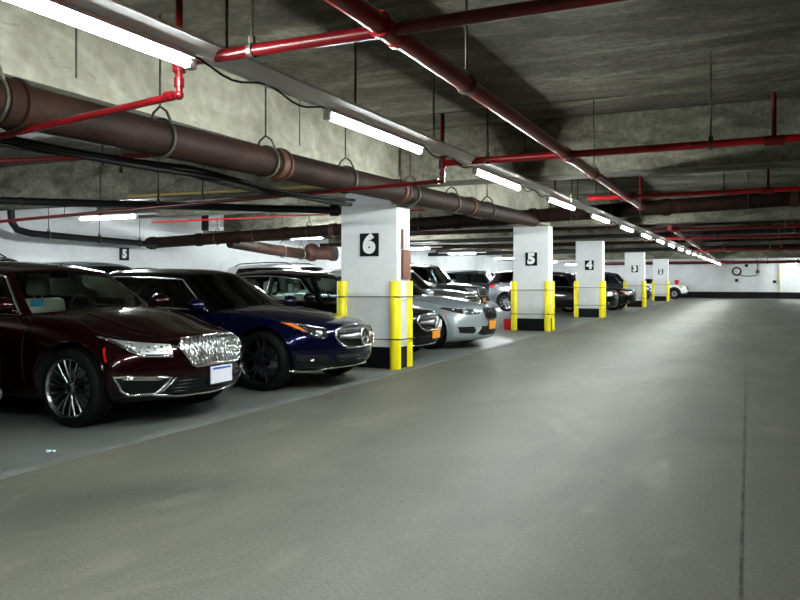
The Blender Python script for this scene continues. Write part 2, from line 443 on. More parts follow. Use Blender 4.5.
for x, y, lab, l in bays:
    r = lamp('bay_tube_lamp', x, y, 2.42, l * 1.75, 'x', lab, 'tube lamps over the parking bays', tl=l, tm='tube_bay', wide=.05)
    for s in (-.8, .8):
        bm = NB(); tube(bm, [(0, s * l, .05), (0, s * l, ZC - 2.42)], .008, 6); link('hanger_rod', bm, M['rod'], r)
lamp('far_wall_lamp', 3.0, 58.0, 2.1, 1.2, 'x', 'small lit lamp before the far wall at the right edge', 'far right lamp')

# ------------------------------------------------------------------ pipes
def pipe_obj(name, pts, r, m, parent, n=14):
    bm = NB(); tube(bm, pts, r, n); return link(name, bm, m, parent, smooth=True, angle=50)
def ringx(bm, c, d, r, w, n=16):
    d = Vector(d).normalized(); c = Vector(c); tube(bm, [c - d * w / 2, c + d * w / 2], r, n)
def clamp_loop(bm, c, d, r, zt):
    """split-ring hanger: band round the pipe plus a pear shaped loop and rod up to zt"""
    d = Vector(d).normalized(); c = Vector(c); side = d.cross(Vector((0, 0, 1))).normalized()
    pts = [c + side * (r * 1.06 * math.cos(a)) + Vector((0, 0, 1)) * (r * 1.06 * math.sin(a)) for a in [2 * PI * q / 20 for q in range(20)]]
    tube(bm, pts, .012, 6, closed=True)
    top = c + Vector((0, 0, r * 1.75))
    tube(bm, [c + side * r * .8 + Vector((0, 0, r * .75)), c + side * r * .45 + Vector((0, 0, r * 1.45)), top, c - side * r * .45 + Vector((0, 0, r * 1.45)), c - side * r * .8 + Vector((0, 0, r * .75))], .011, 6)
    tube(bm, [top, (c.x, c.y, zt)], .009, 6)
# big brown drain along the aisle
PX, PZ, PR = -4.22, 2.40, .140
def pz(y): return interp([(-8, -.07), (3, -.04), (8, .02), (16.2, .16)], y)
r = empty('drain_pipe', (PX, 0, PZ), 0, 'large rusty brown drain pipe running along the aisle beam past column 6', 'drain pipe')
pipe_obj('pipe', [(0, y_, pz(y_)) for y_ in [-8 + .968 * q for q in range(26)]], PR, M['rust'], r, 24)
for y in (1.4, 3.3, 6.3, 9.2, 12.0):
    bm = NB(); ringx(bm, (0, y, pz(y)), (0, 1, 0), PR + .018, .10, 24); ringx(bm, (0, y + .08, pz(y)), (0, 1, 0), PR + .030, .03, 24)
    link('coupling', bm, M['rustring'] if y > 5 else M['rust'], r, smooth=True, angle=40)
for y in (1.9, 3.22, 4.70, 6.15, 7.75, 9.6, 11.2, 13.0):
    bm = NB(); clamp_loop(bm, (0, y, pz(y)), (0, 1, 0), PR + .005, ZC - PZ); link('pipe_hanger', bm, M['rod'], r, smooth=True)
bm = NB(); box(bm, -.18, .18, 2.98, 3.06, -.06, .22, .01); link('bracket', bm, M['rust'], r)
# transverse brown drain sloping down to the left
r = empty('drain_pipe', (0, 16.3, 0), 0, 'rusty brown cross drain pipe sloping across the whole ceiling behind column 6', 'drain pipe')
a, b = (XR - .05, 0, 3.02), (-15.05, 0, 2.29)
pipe_obj('pipe', [a, b], .150, M['rust'], r, 22)
def on(x): return Vector((x, 0, b[2] + (a[2] - b[2]) * (x - b[0]) / (a[0] - b[0])))
for x in (-14.9, -13.3, -12.0, -10.6, -9.2, -7.4, -6.0, -4.25, -1.5, .8, 3.2):
    bm = NB(); ringx(bm, on(x), (1, 0, .034), .175, .14, 22); link('coupling', bm, M['rustring'] if x in (-9.2, .8) else M['rust'], r, smooth=True, angle=40)
for x in (-12.7, -11.5, -9.9, -8.2, -6.9, -3.4, -2.0, 0., 1.8, 4.2):
    bm = NB(); clamp_loop(bm, on(x), (1, 0, 0), .155, ZC - .0); link('pipe_hanger', bm, M['rod'], r, smooth=True)
# elbow branch drain below
r = empty('drain_branch', (-12.3, 16.5, 0), 0, 'short rusty brown branch drain with an end cap hanging behind the navy coupe', 'drain pipe')
pipe_obj('pipe', [(0, -.2, 2.26), (.3, 1.2, 2.12), (.5, 2.9, 2.02)], .15, M['rust'], r, 18)
bm = NB(); sphere(bm, (.55, 3.0, 2.10), .27); tube(bm, [(.5, 3.0, 2.08), (1.25, 3.0, 2.05)], .19, 16); tube(bm, [(1.2, 3.0, 2.05), (1.34, 3.0, 2.05)], .22, 16)
link('elbow', bm, M['rust'], r, smooth=True, angle=40)
for t_ in (.3, .8):
    bm = NB(); clamp_loop(bm, (.3 + .2 * t_, 1.2 + 1.7 * t_, 2.12 - .10 * t_), (.2, 1, 0), .16, ZC); link('pipe_hanger', bm, M['rod'], r, smooth=True)
# black pipe with elbow near the wall, joining the manifold
r = empty('black_drain_pipe', (-14, 10, 0), 0, 'thin black pipe with an elbow on hangers against the white back wall', 'pipe')
P0 = [(-.22, 1.30, 3.0), (-.22, 1.34, 2.50), (-.20, 1.45, 2.35), (-.15, 1.75, 2.28), (-.35, 5.8, 2.22)]
pipe_obj('pipe', P0, .075, M['darkpipe'], r, 12)
for t_ in (.12, .5, .85):
    c = Vector(P0[3]).lerp(Vector(P0[4]), t_)
    bm = NB(); clamp_loop(bm, c, (.2, 1, 0), .08, ZC); link('pipe_hanger', bm, M['rod'], r, smooth=True)
# black pipe under the beam
r = empty('black_pipe', (0, 0, 0), 0, 'straight black pipe crossing under the beam over the parked sedans', 'pipe')
pipe_obj('pipe', [(-10.9, 8.0, 2.50), (-6.35, 11.65, 2.47)], .062, M['darkpipe'], r, 12)
bm = NB(); ringx(bm, (-6.5, 11.53, 2.47), (4.55, 3.65, 0), .10, .16, 12); link('coupling', bm, M['darkpipe'], r, smooth=True, angle=40)
for q in (.06, .12):
    bm = NB(); c = Vector((-10.9, 8.0, 2.50)).lerp(Vector((-6.35, 11.65, 2.47)), q); ringx(bm, c, (4.55, 3.65, 0), .07, .06, 12); link('pipe_band', bm, M['rustring'], r, smooth=True, angle=40)
# yellow pipe + red line along that beam
r = empty('yellow_pipe', (0, 0, 0), 0, 'thin yellow pipe running along the beam behind the brown drain', 'pipe')
pipe_obj('pipe', [(-8.9, 9.2, 2.585), (-5.2, 9.45, 2.60)], .028, M['yellowpipe'], r, 10)
# cable bundle below the drain
r = empty('cable_bundle', (-4.55, 0, 0), 0, 'black cables sagging below the brown drain pipe', 'cable')
for j, (dx, dz) in enumerate(((0, 0), (.05, .03), (-.05, .015))):
    pts = [(dx, y_, 2.235 + dz - (.045 + .015 * j) * abs(math.sin(y_ * 1.05 + j * .5))) for y_ in [-2 + q * .35 for q in range(31)]]
    pipe_obj('cable', pts, .018 if j else .026, M['cable'], r, 8)

# red sprinkler main with branches
MX = -1.63; MZ = 2.50
r = empty('sprinkler_main', (MX, 0, MZ), 0, 'thick red sprinkler main running diagonally across the near ceiling', 'sprinkler pipe')
pipe_obj('pipe', [(0, -6, 0), (0, 13.3, 0)], .052, M['redbright'], r, 16)
pipe_obj('riser', [(0, 13.3, -.02), (0, 13.3, .84)], .028, M['red'], r, 12)
for y in (2.4, 3.44, 7.56, 11.7, 13.2):
    bm = NB(); ringx(bm, (0, y - .09, 0), (0, 1, 0), .066, .04); ringx(bm, (0, y + .09, 0), (0, 1, 0), .066, .04); ringx(bm, (0, y, 0), (0, 1, 0), .059, .16)
    link('coupling', bm, M['redbright'], r, smooth=True, angle=40)
for y in (4.6, 9.0):
    bm = NB(); clamp_loop(bm, (0, y, 0), (0, 1, 0), .054, ZC - MZ); link('pipe_hanger', bm, M['rod'], r, smooth=True)
r = empty('sprinkler_main', (MX - .1, 19.6, MZ + .05), 0, 'distant red sprinkler main running away beyond the second beam', 'sprinkler pipe')
pipe_obj('pipe', [(0, 0, 0), (0, 39, 0)], .052, M['redbright'], r, 12)
for y in (.5, 4.6, 8.7, 13., 17., 21.):
    bm = NB(); ringx(bm, (0, y - .1, 0), (0, 1, 0), .07, .06, 12); ringx(bm, (0, y + .1, 0), (0, 1, 0), .07, .06, 12); link('coupling', bm, M['satin'] if y in (4.6, 8.7) else M['red'], r, smooth=True, angle=40)
where = {3.44: 'nearest, crossing the top of the picture', 7.56: 'second, in front of the lit beam', 11.7: 'third, just behind the lit beam', 20.0: 'beyond the brown cross drain'}
for y in (3.44, 7.56, 11.7, 20.0, 24.1, 34.0, 57.0):
    z = MZ if y < 15 else MZ + .02
    lab = 'red sprinkler branch across the aisle, ' + where[y] if y in where else 'thin distant red sprinkler branch across the far ceiling'
    r = empty('sprinkler_branch', (0, y, z), 0, lab, 'sprinkler pipe', None if y in where else 'distant sprinkler branches')
    pr = .034 if y < 5 else (.036 if y < 24 else (.045 if y < 50 else .10))
    xs = -2.95
    slope = .0
    pipe_obj('pipe', [((xs if y < 8 else (-2.2 if y < 50 else -12)), 0, 0), (MX, 0, 0), (XR - .1, 0, .03)], pr, M['red'] if y < 5 or y > 15 else M['redbright'], r, 12)
    # tee, riser and dropped arm to the parking side
    dz = -.19
    pq = pr * .64
    if y > 8: xs = -2.2
    if y < 8:
        pipe_obj('riser', [(xs, 0, .52), (xs, 0, dz)], pq, M['red'], r, 10)
        pipe_obj('dropped_arm', [(xs, 0, dz), (-11 if y > 5 else -7.5, .0, dz - (.25 if y > 5 else .37))], pq, M['red'], r, 10)
    bm = NB()
    if y < 8: ringx(bm, (xs, 0, .0), (0, 0, 1), pr * 1.1, .12); sphere(bm, (xs, 0, dz), pq * 1.3); ringx(bm, (xs - .07, 0, dz), (1, 0, 0), pq * 1.35, .05); ringx(bm, (xs, 0, dz + .07), (0, 0, 1), pq * 1.35, .05)
    else: ringx(bm, (MX, 0, 0), (1, 0, 0), pr * 1.4, .2, 10)
    link('elbow', bm, M['red'], r, smooth=True, angle=40)
    for hx in ((-2.45, -.31, 3.0) if y < 15 else (-.9, .8, 3.0)):
        bm = NB(); tube(bm, [(hx, 0, pr), (hx, 0, ZC - z)], .009, 6); ringx(bm, (hx, 0, pr * 1.2), (0, 0, 1), .022, .07, 8); ringx(bm, (hx, 0, 0), (1, 0, 0), pr + .008, .03, 10)
        link('hanger_rod', bm, M['rod'], r)
    if y > 5:
        hx = .21 if y < 10 else (.25 if y < 15 else 1.2)
        bm = NB(); tube(bm, [(hx, 0, 0), (hx, 0, .42)], .022, 10); ringx(bm, (hx, 0, 0), (1, 0, 0), pr + .012, .16, 12); link('upright_stub', bm, M['red'], r, smooth=True, angle=40)
# red line over the parked cars on the left
r = empty('sprinkler_branch', (0, 6.2, 2.72), 0, 'thin red pipe near the ceiling at the left edge', 'sprinkler pipe')
pipe_obj('pipe', [(-9.5, 0, 0), (-5.45, 1.4, .08)], .03, M['red'], r, 10)
r = empty('sprinkler_branch', (0, 11.6, 2.55), 0, 'thin orange red pipe behind the hangers left of column 6', 'sprinkler pipe')
pipe_obj('pipe', [(-12, 1.5, 0), (-5.45, 1.5, .02)], .018, M['redbright'], r, 10)
for hx in (-11., -8.2, -6.2):
    bm = NB(); tube(bm, [(hx, 1.5, 0), (hx, 1.5, ZC - 2.55)], .008, 6); link('hanger_rod', bm, M['rod'], r)
# small rods hanging from the ceiling over the bays
for x, y, z in ((-8.0, 6.0, 2.75), (-7.4, 7.2, 2.7), (-9.5, 9.2, 2.3), (-8.3, 9.2, 2.45), (-6.6, 6.7, 2.5), (-7.2, 8.9, 2.35)):
    bm = NB(); tube(bm, [(x, y, z), (x, y, ZC)], .012, 6); tube(bm, [(x, y, z), (x, y, z + .06)], .022, 8); tag(link('threaded_rod', bm, M['rod']), 'bare steel hanger rod dangling from the ceiling over the parked sedans', 'hanger rod', 'bare hanger rods')
# valve box at the wall side
r = empty('valve_box', (-13.76, 17.2, 2.35), 0, 'black cabinet and grey box fixed near the ceiling left of column 6', 'box')
bm = NB(); box(bm, -.12, .12, -.1, .1, .30, .999, .01); link('cabinet', bm, M['darkpipe'], r)
bm = NB(); box(bm, .13, .5, -.1, .1, .3, .8, .01); link('cover', bm, M['white'], r)

for y, z, rr, mt, lab in ((21.3, 2.72, .09, 'rust', 'brown cross pipe under the ceiling just beyond column 5'), (25.2, 2.66, .07, 'darkpipe', 'slim black cross pipe hanging between columns 5 and 4'),
                        (30.0, 2.70, .10, 'rust', 'brown cross pipe under the ceiling beyond column 4'), (36.0, 2.64, .09, 'darkpipe', 'thick black cross pipe hanging just before column 3')):
    q = empty('cross_pipe', (0, y, z), 0, lab, 'pipe')
    pipe_obj('pipe', [(-14.8, 0, -.05), (XR - .1, 0, .12)], rr, M[mt], q, 14)
    for x in (-12, -8.5, -3.5, 1.0, 4.5):
        bm = NB(); clamp_loop(bm, (x, 0, -.05 + (x + 14.8) * .0079), (1, 0, 0), rr, ZC - z); link('pipe_hanger', bm, M['rod'], q, smooth=True)
# things on the far wall
def far(name, label, cat): return empty(name, (0, Y1 - .02, 0), 0, label, cat)
hr = far('hose_reel', 'round hose reel on the white far wall', 'hose reel')
bm = NB(); lathe(bm, [(.30, -.10), (.33, -.05), (.30, 0), (.22, 0), (.22, -.10)], 'y', 24, (-.75, 0, 1.95)); link('reel', bm, M['rustring'], hr, smooth=True)
hr.location.x = .0
bm = NB(); pts = [(-.55, -.06, 1.75), (-.4, -.06, 1.62), (.2, -.06, 1.60), (.55, -.06, 1.66), (.6, -.06, 1.8)]; tube(bm, pts, .03, 8); link('hose', bm, M['rod'], hr, smooth=True)
q = far('wall_valve', 'small grey valve on the far wall beside the hose reel', 'valve'); bm = NB(); sphere(bm, (.62, -.08, 1.92), .14); tube(bm, [(.62, -.08, 1.95), (.62, -.08, 2.8)], .03, 8); link('valve_body', bm, M['rimdark'], q, smooth=True)
for x, z, lab in ((-.75, 1.30, 'dark box on the far wall below the hose reel'), (1.72, 1.20, 'dark box on the far wall beside the corner'), (-.1, 2.36, 'small dark box high on the far wall')):
    q = far('wall_box', lab, 'box'); bm = NB(); box(bm, x - .11, x + .11, -.10, 0, z - .1, z + .1, .02); link('box_body', bm, M['trim'], q)
q = far('wall_socket', 'pale grey panel on the far wall right of the white car', 'panel'); bm = NB(); box(bm, -6.4, -6.1, -.05, 0, 1.0, 1.3, .02); link('panel_body', bm, M['satin'], q)

# debris on the floor
bm = NB(); box(bm, -.03, .035, -.022, .022, 0, .003); bmesh.ops.subdivide_edges(bm, edges=bm.edges[:], cuts=3)
for v in bm.verts: v.co.z += .006 * (math.sin(v.co.x * 120) + math.cos(v.co.y * 150)) + .010
o = link('paper_scrap', bm, M['paper'], smooth=True); o.location = (-4.63, 4.02, .004); o.rotation_euler = (0, 0, .5); tag(o, 'small pale blue paper scrap on the floor before the maroon sedan', 'litter')

def bucket(x, y, z, s, label, rz=0):
    r = empty('red_bucket', (x, y, z), rz, label, 'bucket', None)
    bm = NB(); lathe(bm, [(.001, 0), (.11 * s, 0), (.15 * s, .30 * s), (.16 * s, .30 * s), (.16 * s, .28 * s), (.14 * s, .27 * s), (.10 * s, .02 * s), (.001, .02 * s)], 'z', 22, closed=False); link('pail', bm, M['redplastic'], r, smooth=True, angle=40)
    bm = NB(); tube(bm, [(.155 * s * math.cos(a), .02, (.28 + .0) * s + .16 * s * math.sin(a) * .2) for a in [PI * q / 10 for q in range(11)]], .006, 6); link('handle', bm, M['rod'], r)
    return r
bucket(-5.57, 18.87, .004, .88, 'red bucket on the floor at the left foot of column 5')

# ------------------------------------------------------------------ cars (x forward, nose at x = 0, wheels on z = 0)
def to_mesh(o):
    dg = bpy.context.evaluated_depsgraph_get(); dg.update()
    me = bpy.data.meshes.new_from_object(o.evaluated_get(dg)); return me

def lattice(I, T, J, pos, midx, skip=None):
    """closed box lattice: I stations, lateral fractions T (-1..1), J levels; only surface nodes"""
    bm = NB(); V = {}; K = len(T)
    def g(i, c, j):
        if (i, c, j) not in V: V[(i, c, j)] = bm.verts.new(pos(i, c, j))
        return V[(i, c, j)]
    def f(kind, a, b, *n):
        fc = bm.faces.new([g(*q) for q in n]); fc.material_index = midx(kind, a, b); return fc
    for i in range(I - 1):
        for j in range(J - 1):
            f('side', i, j, (i, 0, j), (i + 1, 0, j), (i + 1, 0, j + 1), (i, 0, j + 1))
            f('side', i, j, (i, K - 1, j), (i, K - 1, j + 1), (i + 1, K - 1, j + 1), (i + 1, K - 1, j))
        for c in range(K - 1):
            f('top', i, c, (i, c, J - 1), (i + 1, c, J - 1), (i + 1, c + 1, J - 1), (i, c + 1, J - 1))
            if not skip: f('bottom', i, c, (i, c, 0), (i, c + 1, 0), (i + 1, c + 1, 0), (i + 1, c, 0))
    for c in range(K - 1):
        for j in range(J - 1):
            f('front', c, j, (0, c, j), (0, c, j + 1), (0, c + 1, j + 1), (0, c + 1, j))
            f('rear', c, j, (I - 1, c, j), (I - 1, c + 1, j), (I - 1, c + 1, j + 1), (I - 1, c, j + 1))
    bmesh.ops.recalc_face_normals(bm, faces=bm.faces)
    return bm

def split_faces(me, pick):
    bm = NB(); bm.from_mesh(me)
    bmesh.ops.delete(bm, geom=[f for f in bm.faces if not pick(f)], context='FACES')
    return bm

def loops_of(me, pick):
    """ordered boundary loops of the picked faces"""
    bm = split_faces(me, pick); out = []
    edges = {e for e in bm.edges if e.is_boundary}
    while edges:
        e = edges.pop(); a, b = e.verts; chain = [a, b]
        while True:
            nx = next((q for q in b.link_edges if q in edges), None)
            if nx is None: break
            edges.discard(nx); b = nx.other_vert(b)
            if b is chain[0]: break
            chain.append(b)
        out.append([v.co.copy() for v in chain])
    bm.free(); return out

class Body:
    def __init__(s, me):
        bm = NB(); bm.from_mesh(me); s.t = BVHTree.FromBMesh(bm); bm.free()
    def hit(s, mode, a, b):
        if mode == 'F': o, d = Vector((2, a, b)), Vector((-1, 0, 0))
        elif mode == 'R': o, d = Vector((-9, a, b)), Vector((1, 0, 0))
        elif mode == 'S-': o, d = Vector((a, -3, b)), Vector((0, 1, 0))
        elif mode == 'S+': o, d = Vector((a, 3, b)), Vector((0, -1, 0))
        else: o, d = Vector((a, b, 3)), Vector((0, 0, -1))
        p, n, i, dist = s.t.ray_cast(o, d)
        if p is None:
            q = {'F': Vector((0, a, b)), 'R': Vector((-5, a, b)), 'S-': Vector((a, -1, b)), 'S+': Vector((a, 1, b)), 'T': Vector((a, b, .8))}[mode]
            p, n, i, dist = s.t.find_nearest(q)
        if n.dot(d) > 0: n = -n
        return p, n

def patch(B, mode, poly, m, name, parent, off=.004, thick=.02, step=.05):
    """a piece with thickness lying on the body surface, outline poly given in the plane it is projected from"""
    bm = NB(); vs = [bm.verts.new((p[0], p[1], 0)) for p in poly]; f = bm.faces.new(vs)
    bmesh.ops.triangulate(bm, faces=[f])
    for _ in range(5):
        le = [e for e in bm.edges if e.calc_length() > step]
        if not le: break
        bmesh.ops.subdivide_edges(bm, edges=le, cuts=1); bmesh.ops.triangulate(bm, faces=[f for f in bm.faces if len(f.verts) > 3])
    top = {}; 
    faces = [[v for v in f.verts] for f in bm.faces]
    bnd = [e for e in bm.edges if e.is_boundary]
    out = NB(); T, U = {}, {}
    for v in bm.verts:
        p, n = B.hit(mode, v.co.x, v.co.y)
        T[v] = out.verts.new(p + n * off); U[v] = out.verts.new(p - n * thick)
    for fv in faces:
        out.faces.new([T[v] for v in fv]); out.faces.new([U[v] for v in reversed(fv)])
    for e in bnd:
        a, b = e.verts
        try: out.faces.new([T[a], T[b], U[b], U[a]])
        except ValueError: pass
    bm.free()
    return link(name, out, m, parent, smooth=True, angle=35)

def densify(pts, step=.04, closed=False):
    out = []; n = len(pts)
    for i in range(n if closed else n - 1):
        a, b = Vector(pts[i]), Vector(pts[(i + 1) % n]); k = max(1, int((b - a).length / step))
        out += [a.lerp(b, q / k) for q in range(k)]
    if not closed: out.append(Vector(pts[-1]))
    return out

def bead(B, mode, paths, r, m, name, parent, closed=False, off=0., n=6, step=.04):
    bm = NB()
    for pts in paths:
        P = []
        for q in densify([(p[0], p[1]) for p in pts], step, closed):
            p, nn = B.hit(mode, q.x, q.y); P.append(p + nn * off)
        tube(bm, P, r, n, closed)
    return link(name, bm, m, parent, smooth=True)

def mir(poly): return [(-a, b) for a, b in poly][::-1]

def inside(p, poly):
    x, y = p; c = False; n = len(poly)
    for i in range(n):
        x1, y1 = poly[i]; x2, y2 = poly[(i + 1) % n]
        if (y1 > y) != (y2 > y) and x < (x2 - x1) * (y - y1) / (y2 - y1) + x1: c = not c
    return c

WHEELS = {}
def wheel_meshes(style):
    if style in WHEELS: return WHEELS[style]
    R, rr, w = {'lincoln': (.338, .252, .235), 'coupe': (.338, .258, .25), 'suv': (.372, .27, .25)}.get(style, (.335, .245, .235))
    bm = NB()
    prof = [(rr, -w / 2 + .012), (rr + .02, -w / 2), (R - .03, -w / 2 + .004), (R - .006, -w / 2 + .022), (R, -w / 2 + .05)]
    for q in range(4):
        y = -w / 2 + .06 + q * (w - .12) / 3.4
        prof += [(R, y), (R - .008, y + .004), (R - .008, y + .010), (R, y + .014)]
    prof += [(R, w / 2 - .04), (R - .02, w / 2 - .01), (rr, w / 2)]
    lathe(bm, prof, 'y', 56)
    ty = bpy.data.meshes.new('tyre'); bmesh.ops.recalc_face_normals(bm, faces=bm.faces); bm.to_mesh(ty); bm.free()
    bm = NB()
    lathe(bm, [(rr - .008, -w / 2 + .006), (rr + .006, -w / 2 - .002), (rr + .008, -w / 2 + .012), (rr, -w / 2 + .03), (rr - .004, w / 2), (rr - .014, w / 2), (rr - .02, -w / 2 + .03)], 'y', 56)
    lathe(bm, [(.001, -w / 2 + .012), (.030, -w / 2 + .010), (.036, -w / 2 + .02), (.062, -w / 2 + .03), (.066, -w / 2 + .06), (.001, -w / 2 + .07)], 'y', 28, closed=False)
    def spoke(a, w0, w1, r0=.05, r1=rr - .008, skew=0):
        vs = []
        for r, wd, y, d in ((r0, w0, -w / 2 + .026, .03), ((r0 + r1) / 2, (w0 + w1) / 2, -w / 2 + .016, .03), (r1, w1, -w / 2 + .012, .03)):
            aa = a + skew * (r - r0) / (r1 - r0)
            c, s = math.cos(aa), math.sin(aa); t = (-s, c)
            vs.append([bm.verts.new((c * r + t[0] * e * wd, y + dy, s * r + t[1] * e * wd)) for e, dy in ((-1, .006), (-.55, 0), (.55, 0), (1, .006), (1, d), (-1, d))])
        for A, Bq in zip(vs, vs[1:]):
            for k in range(6): bm.faces.new((A[k], A[(k + 1) % 6], Bq[(k + 1) % 6], Bq[k]))
        bm.faces.new(vs[0][::-1]); bm.faces.new(vs[-1])
    if style == 'lincoln':
        for k in range(10):
            a = 2 * PI * k / 10
            spoke(a - .06, .010, .013, skew=-.09); spoke(a + .06, .010, .013, skew=.09)
    elif style == 'coupe':
        for k in range(5):
            a = 2 * PI * k / 5 + .3; spoke(a - .10, .016, .012, skew=-.12); spoke(a + .10, .016, .012, skew=.12)
    elif style == 'suv':
        for k in range(10): spoke(2 * PI * k / 10, .018, .022)
    else:
        for k in range(5):
            a = 2 * PI * k / 5 + .2; spoke(a - .09, .018, .014, skew=-.06); spoke(a + .09, .018, .014, skew=.06)
    bmesh.ops.recalc_face_normals(bm, faces=bm.faces)
    ri = bpy.data.meshes.new('rim'); bm.to_mesh(ri); bm.free()
    bm = NB(); lathe(bm, [(.07, .0), (.165, .0), (.165, .025), (.07, .025)], 'y', 32); box(bm, .10, .175, -.03, .04, -.07, .07, .01)
    bmesh.ops.recalc_face_normals(bm, faces=bm.faces)
    di = bpy.data.meshes.new('disc'); bm.to_mesh(di); bm.free()
    rm = {'lincoln': M['rimdark'], 'coupe': M['rimblack']}.get(style, M['rimdark'])
    ty.materials.append(M['tyre']); ri.materials.append(rm); di.materials.append(M['satin'])
    for me in (ty, ri, di):
        for p in me.polygons: p.use_smooth = True
        me.set_sharp_from_angle(angle=math.radians(35))
    WHEELS[style] = (ty, ri, di, R); return WHEELS[style]

T_B = [-1, -.86, -.5, 0, .5, .86, 1]
V_B = [0, .13, .36, .62, .84, 1]
def make_car(name, label, cat, x, y, rz, sp):
    root = empty(name, (x, y, 0), rz, label, cat)
    L, W, H = sp['L'], sp['W'] / 2, sp['H']
    suv = sp.get('suv', False)
    paint = M[sp['paint']]; rlow = sp.get('cladding')
    zb_t = sp.get('zb', [(0, .23), (.35, .19), (1.2, .20), (L - 1.2, .20), (L - .3, .24), (L, .34)])
    ze_t = sp['ze']; zc_t = sp['zc']
    w_t = sp.get('w', [(0, .90), (.3, .955), (.8, .99), (1.6, 1.0), (L - 1.3, 1.0), (L - .4, .95), (L, .88)])
    bow, rbow = sp.get('bow', .40), sp.get('rbow', .28)
    FP = sp.get('FP', [.10, .035, 0, .0, .02, .09]); S = sp.get('S', [.90, .975, 1, .995, .975, .91])
    XS = [0, .22, .5, .62 + .1, 1.0, 1.35, 1.8, 2.4, 3.0, 3.45, 3.8, L - .75, L - .45, L - .2, L]
    XS = sorted(set(round(min(q, L), 3) for q in XS if q <= L))
    def ztop(X, t): return interp(ze_t, X) + (interp(zc_t, X) - interp(ze_t, X)) * (1 - abs(t) ** 2.6)
    def pos(i, c, j):
        X = XS[i]; t = T_B[c]; v = V_B[j]
        w = W * interp(w_t, X) * S[j]; z0 = interp(zb_t, X); z = z0 + (ztop(X, t) - z0) * v
        ff = max(0, 1 - X / 1.3) ** 1.4; fr = max(0, 1 - (L - X) / 1.2) ** 1.4
        xx = -X - ff * (bow * abs(t) ** 2.4 + FP[j]) + fr * (rbow * abs(t) ** 2.4 + [.10, .02, 0, .02, .06, .12][j])
        return Vector((xx, w * t, z))
    bm = lattice(len(XS), T_B, len(V_B), pos, lambda *a: 0)
    # hood ridges
    tmp = link('tmp', bm, paint)
    ss = tmp.modifiers.new('s', 'SUBSURF'); ss.levels = ss.render_levels = 2
    fa, wb = sp.get('fa', .98), sp.get('wb', 2.85)
    ty, ri, di, R = wheel_meshes(sp.get('wheel', 'plain')); RA = R + .045
    cutters = []
    for ax in (-fa, -fa - wb):
        for s in (-1, 1):
            cb = NB(); lathe(cb, [(.0001, s * (W - .34)), (RA, s * (W - .34)), (RA, s * (W + .3)), (.0001, s * (W + .3))], 'y', 48, (ax, 0, R + .015), closed=False)
            bmesh.ops.remove_doubles(cb, verts=cb.verts, dist=.001)
            c = link('cut', cb, M['dark']); cutters.append(c)
    g = sp['gh']
    cb = NB(); box(cb, -g['rb'] + .12 + (.0), -g['cb'] - .10, -W * .80, W * .80, .42, 3)
    cutters.append(link('cut', cb, M['dark']))
    for c in cutters:
        b = tmp.modifiers.new('b', 'BOOLEAN'); b.operation = 'DIFFERENCE'; b.object = c; b.solver = 'EXACT'
    ss_only = None
    me = to_mesh(tmp)
    tmp.modifiers.clear(); s2 = tmp.modifiers.new('s', 'SUBSURF'); s2.levels = 2; full = to_mesh(tmp)
    for c in cutters: bpy.data.objects.remove(c)
    bpy.data.objects.remove(tmp)
    B = Body(full); bpy.data.meshes.remove(full)
    def isdark(f):
        c = f.calc_center_median() if hasattr(f, 'calc_center_median') else f.center
        for ax in (-fa, -fa - wb):
            d = math.hypot(c.x - ax, c.z - R - .015)
            if d < RA + .004 and (abs(c.y) < W - .33 or d > RA - .03) and abs(c.y) < W - .012 and d < RA + .004:
                n = f.normal
                if abs(n.y) > .95 and abs(c.y) < W - .3: return True
                rad = Vector((c.x - ax, 0, c.z - R - .015)).normalized()
                if abs(n.dot(rad)) > .9 and abs(n.y) < .15 and d > RA - .012: return True
        if abs(c.y) < W * .81 and c.z < 1.2 and -g['rb'] + .11 < c.x < -g['cb'] - .09:
            if abs(c.z - .42) < .01 or abs(abs(c.y) - W * .80) < .004 and abs(f.normal.y) > .9 or abs(f.normal.x) > .97: return True
        return False
    me.materials.clear(); me.materials.append(paint); me.materials.append(M['dark']); me.materials.append(M['trim'])
    for p in me.polygons:
        p.material_index = 1 if isdark(p) else (2 if (p.center.z < sp.get('sill', .26) or (p.center.z < interp(zb_t, -p.center.x) + .015)) else 0)
        p.use_smooth = True
    me.set_sharp_from_angle(angle=math.radians(48))
    body = link('body', me, None, root)
    # greenhouse --------------------------------------------------------
    TG = [-1, -.955, -.82, -.4, 0, .4, .82, .955, 1]
    VG = [0, .045, .20, .70, .885, .965, 1]; JN = 6
    A0b, A0r = g['cb'] + g['cbow'], g['cr'] + .10
    ST = [(A0b, A0r, 0), (A0b + .03, A0r + .05, 3), (A0b + .16, A0r + .15, 3), (g['bp'] - .12, g['bp'] - .09, 3), (g['bp'], g['bp'] + .03, 4), (g['bp'] + .07, g['bp'] + .10, 3),
          (g['bp'] + .20, g['bp'] + .22, 3), (g['cp'] - .14, g['cpr'] - .12, 3)]
    if 'dp' in g:
        ST += [(g['cp'], g['cpr'], 4), (g['cp'] + .07, g['cpr'] + .07, 3), (g['cp'] + .18, g['cpr'] + .17, 3), (g['dp'] - .12, g['dpr'] - .1, 3), (g['dp'], g['dpr'], 0)]
    else: ST += [(g['cp'], g['cpr'], 0)]
    ST += [(g['rb'] - .04, g['rr'], 0)]
    xb = [q[0] for q in ST]; xr = [q[1] for q in ST]; SK = [q[2] for q in ST]
    n_g = len(xb)
    wbe, wr = W * .90, g.get('wr', .60)
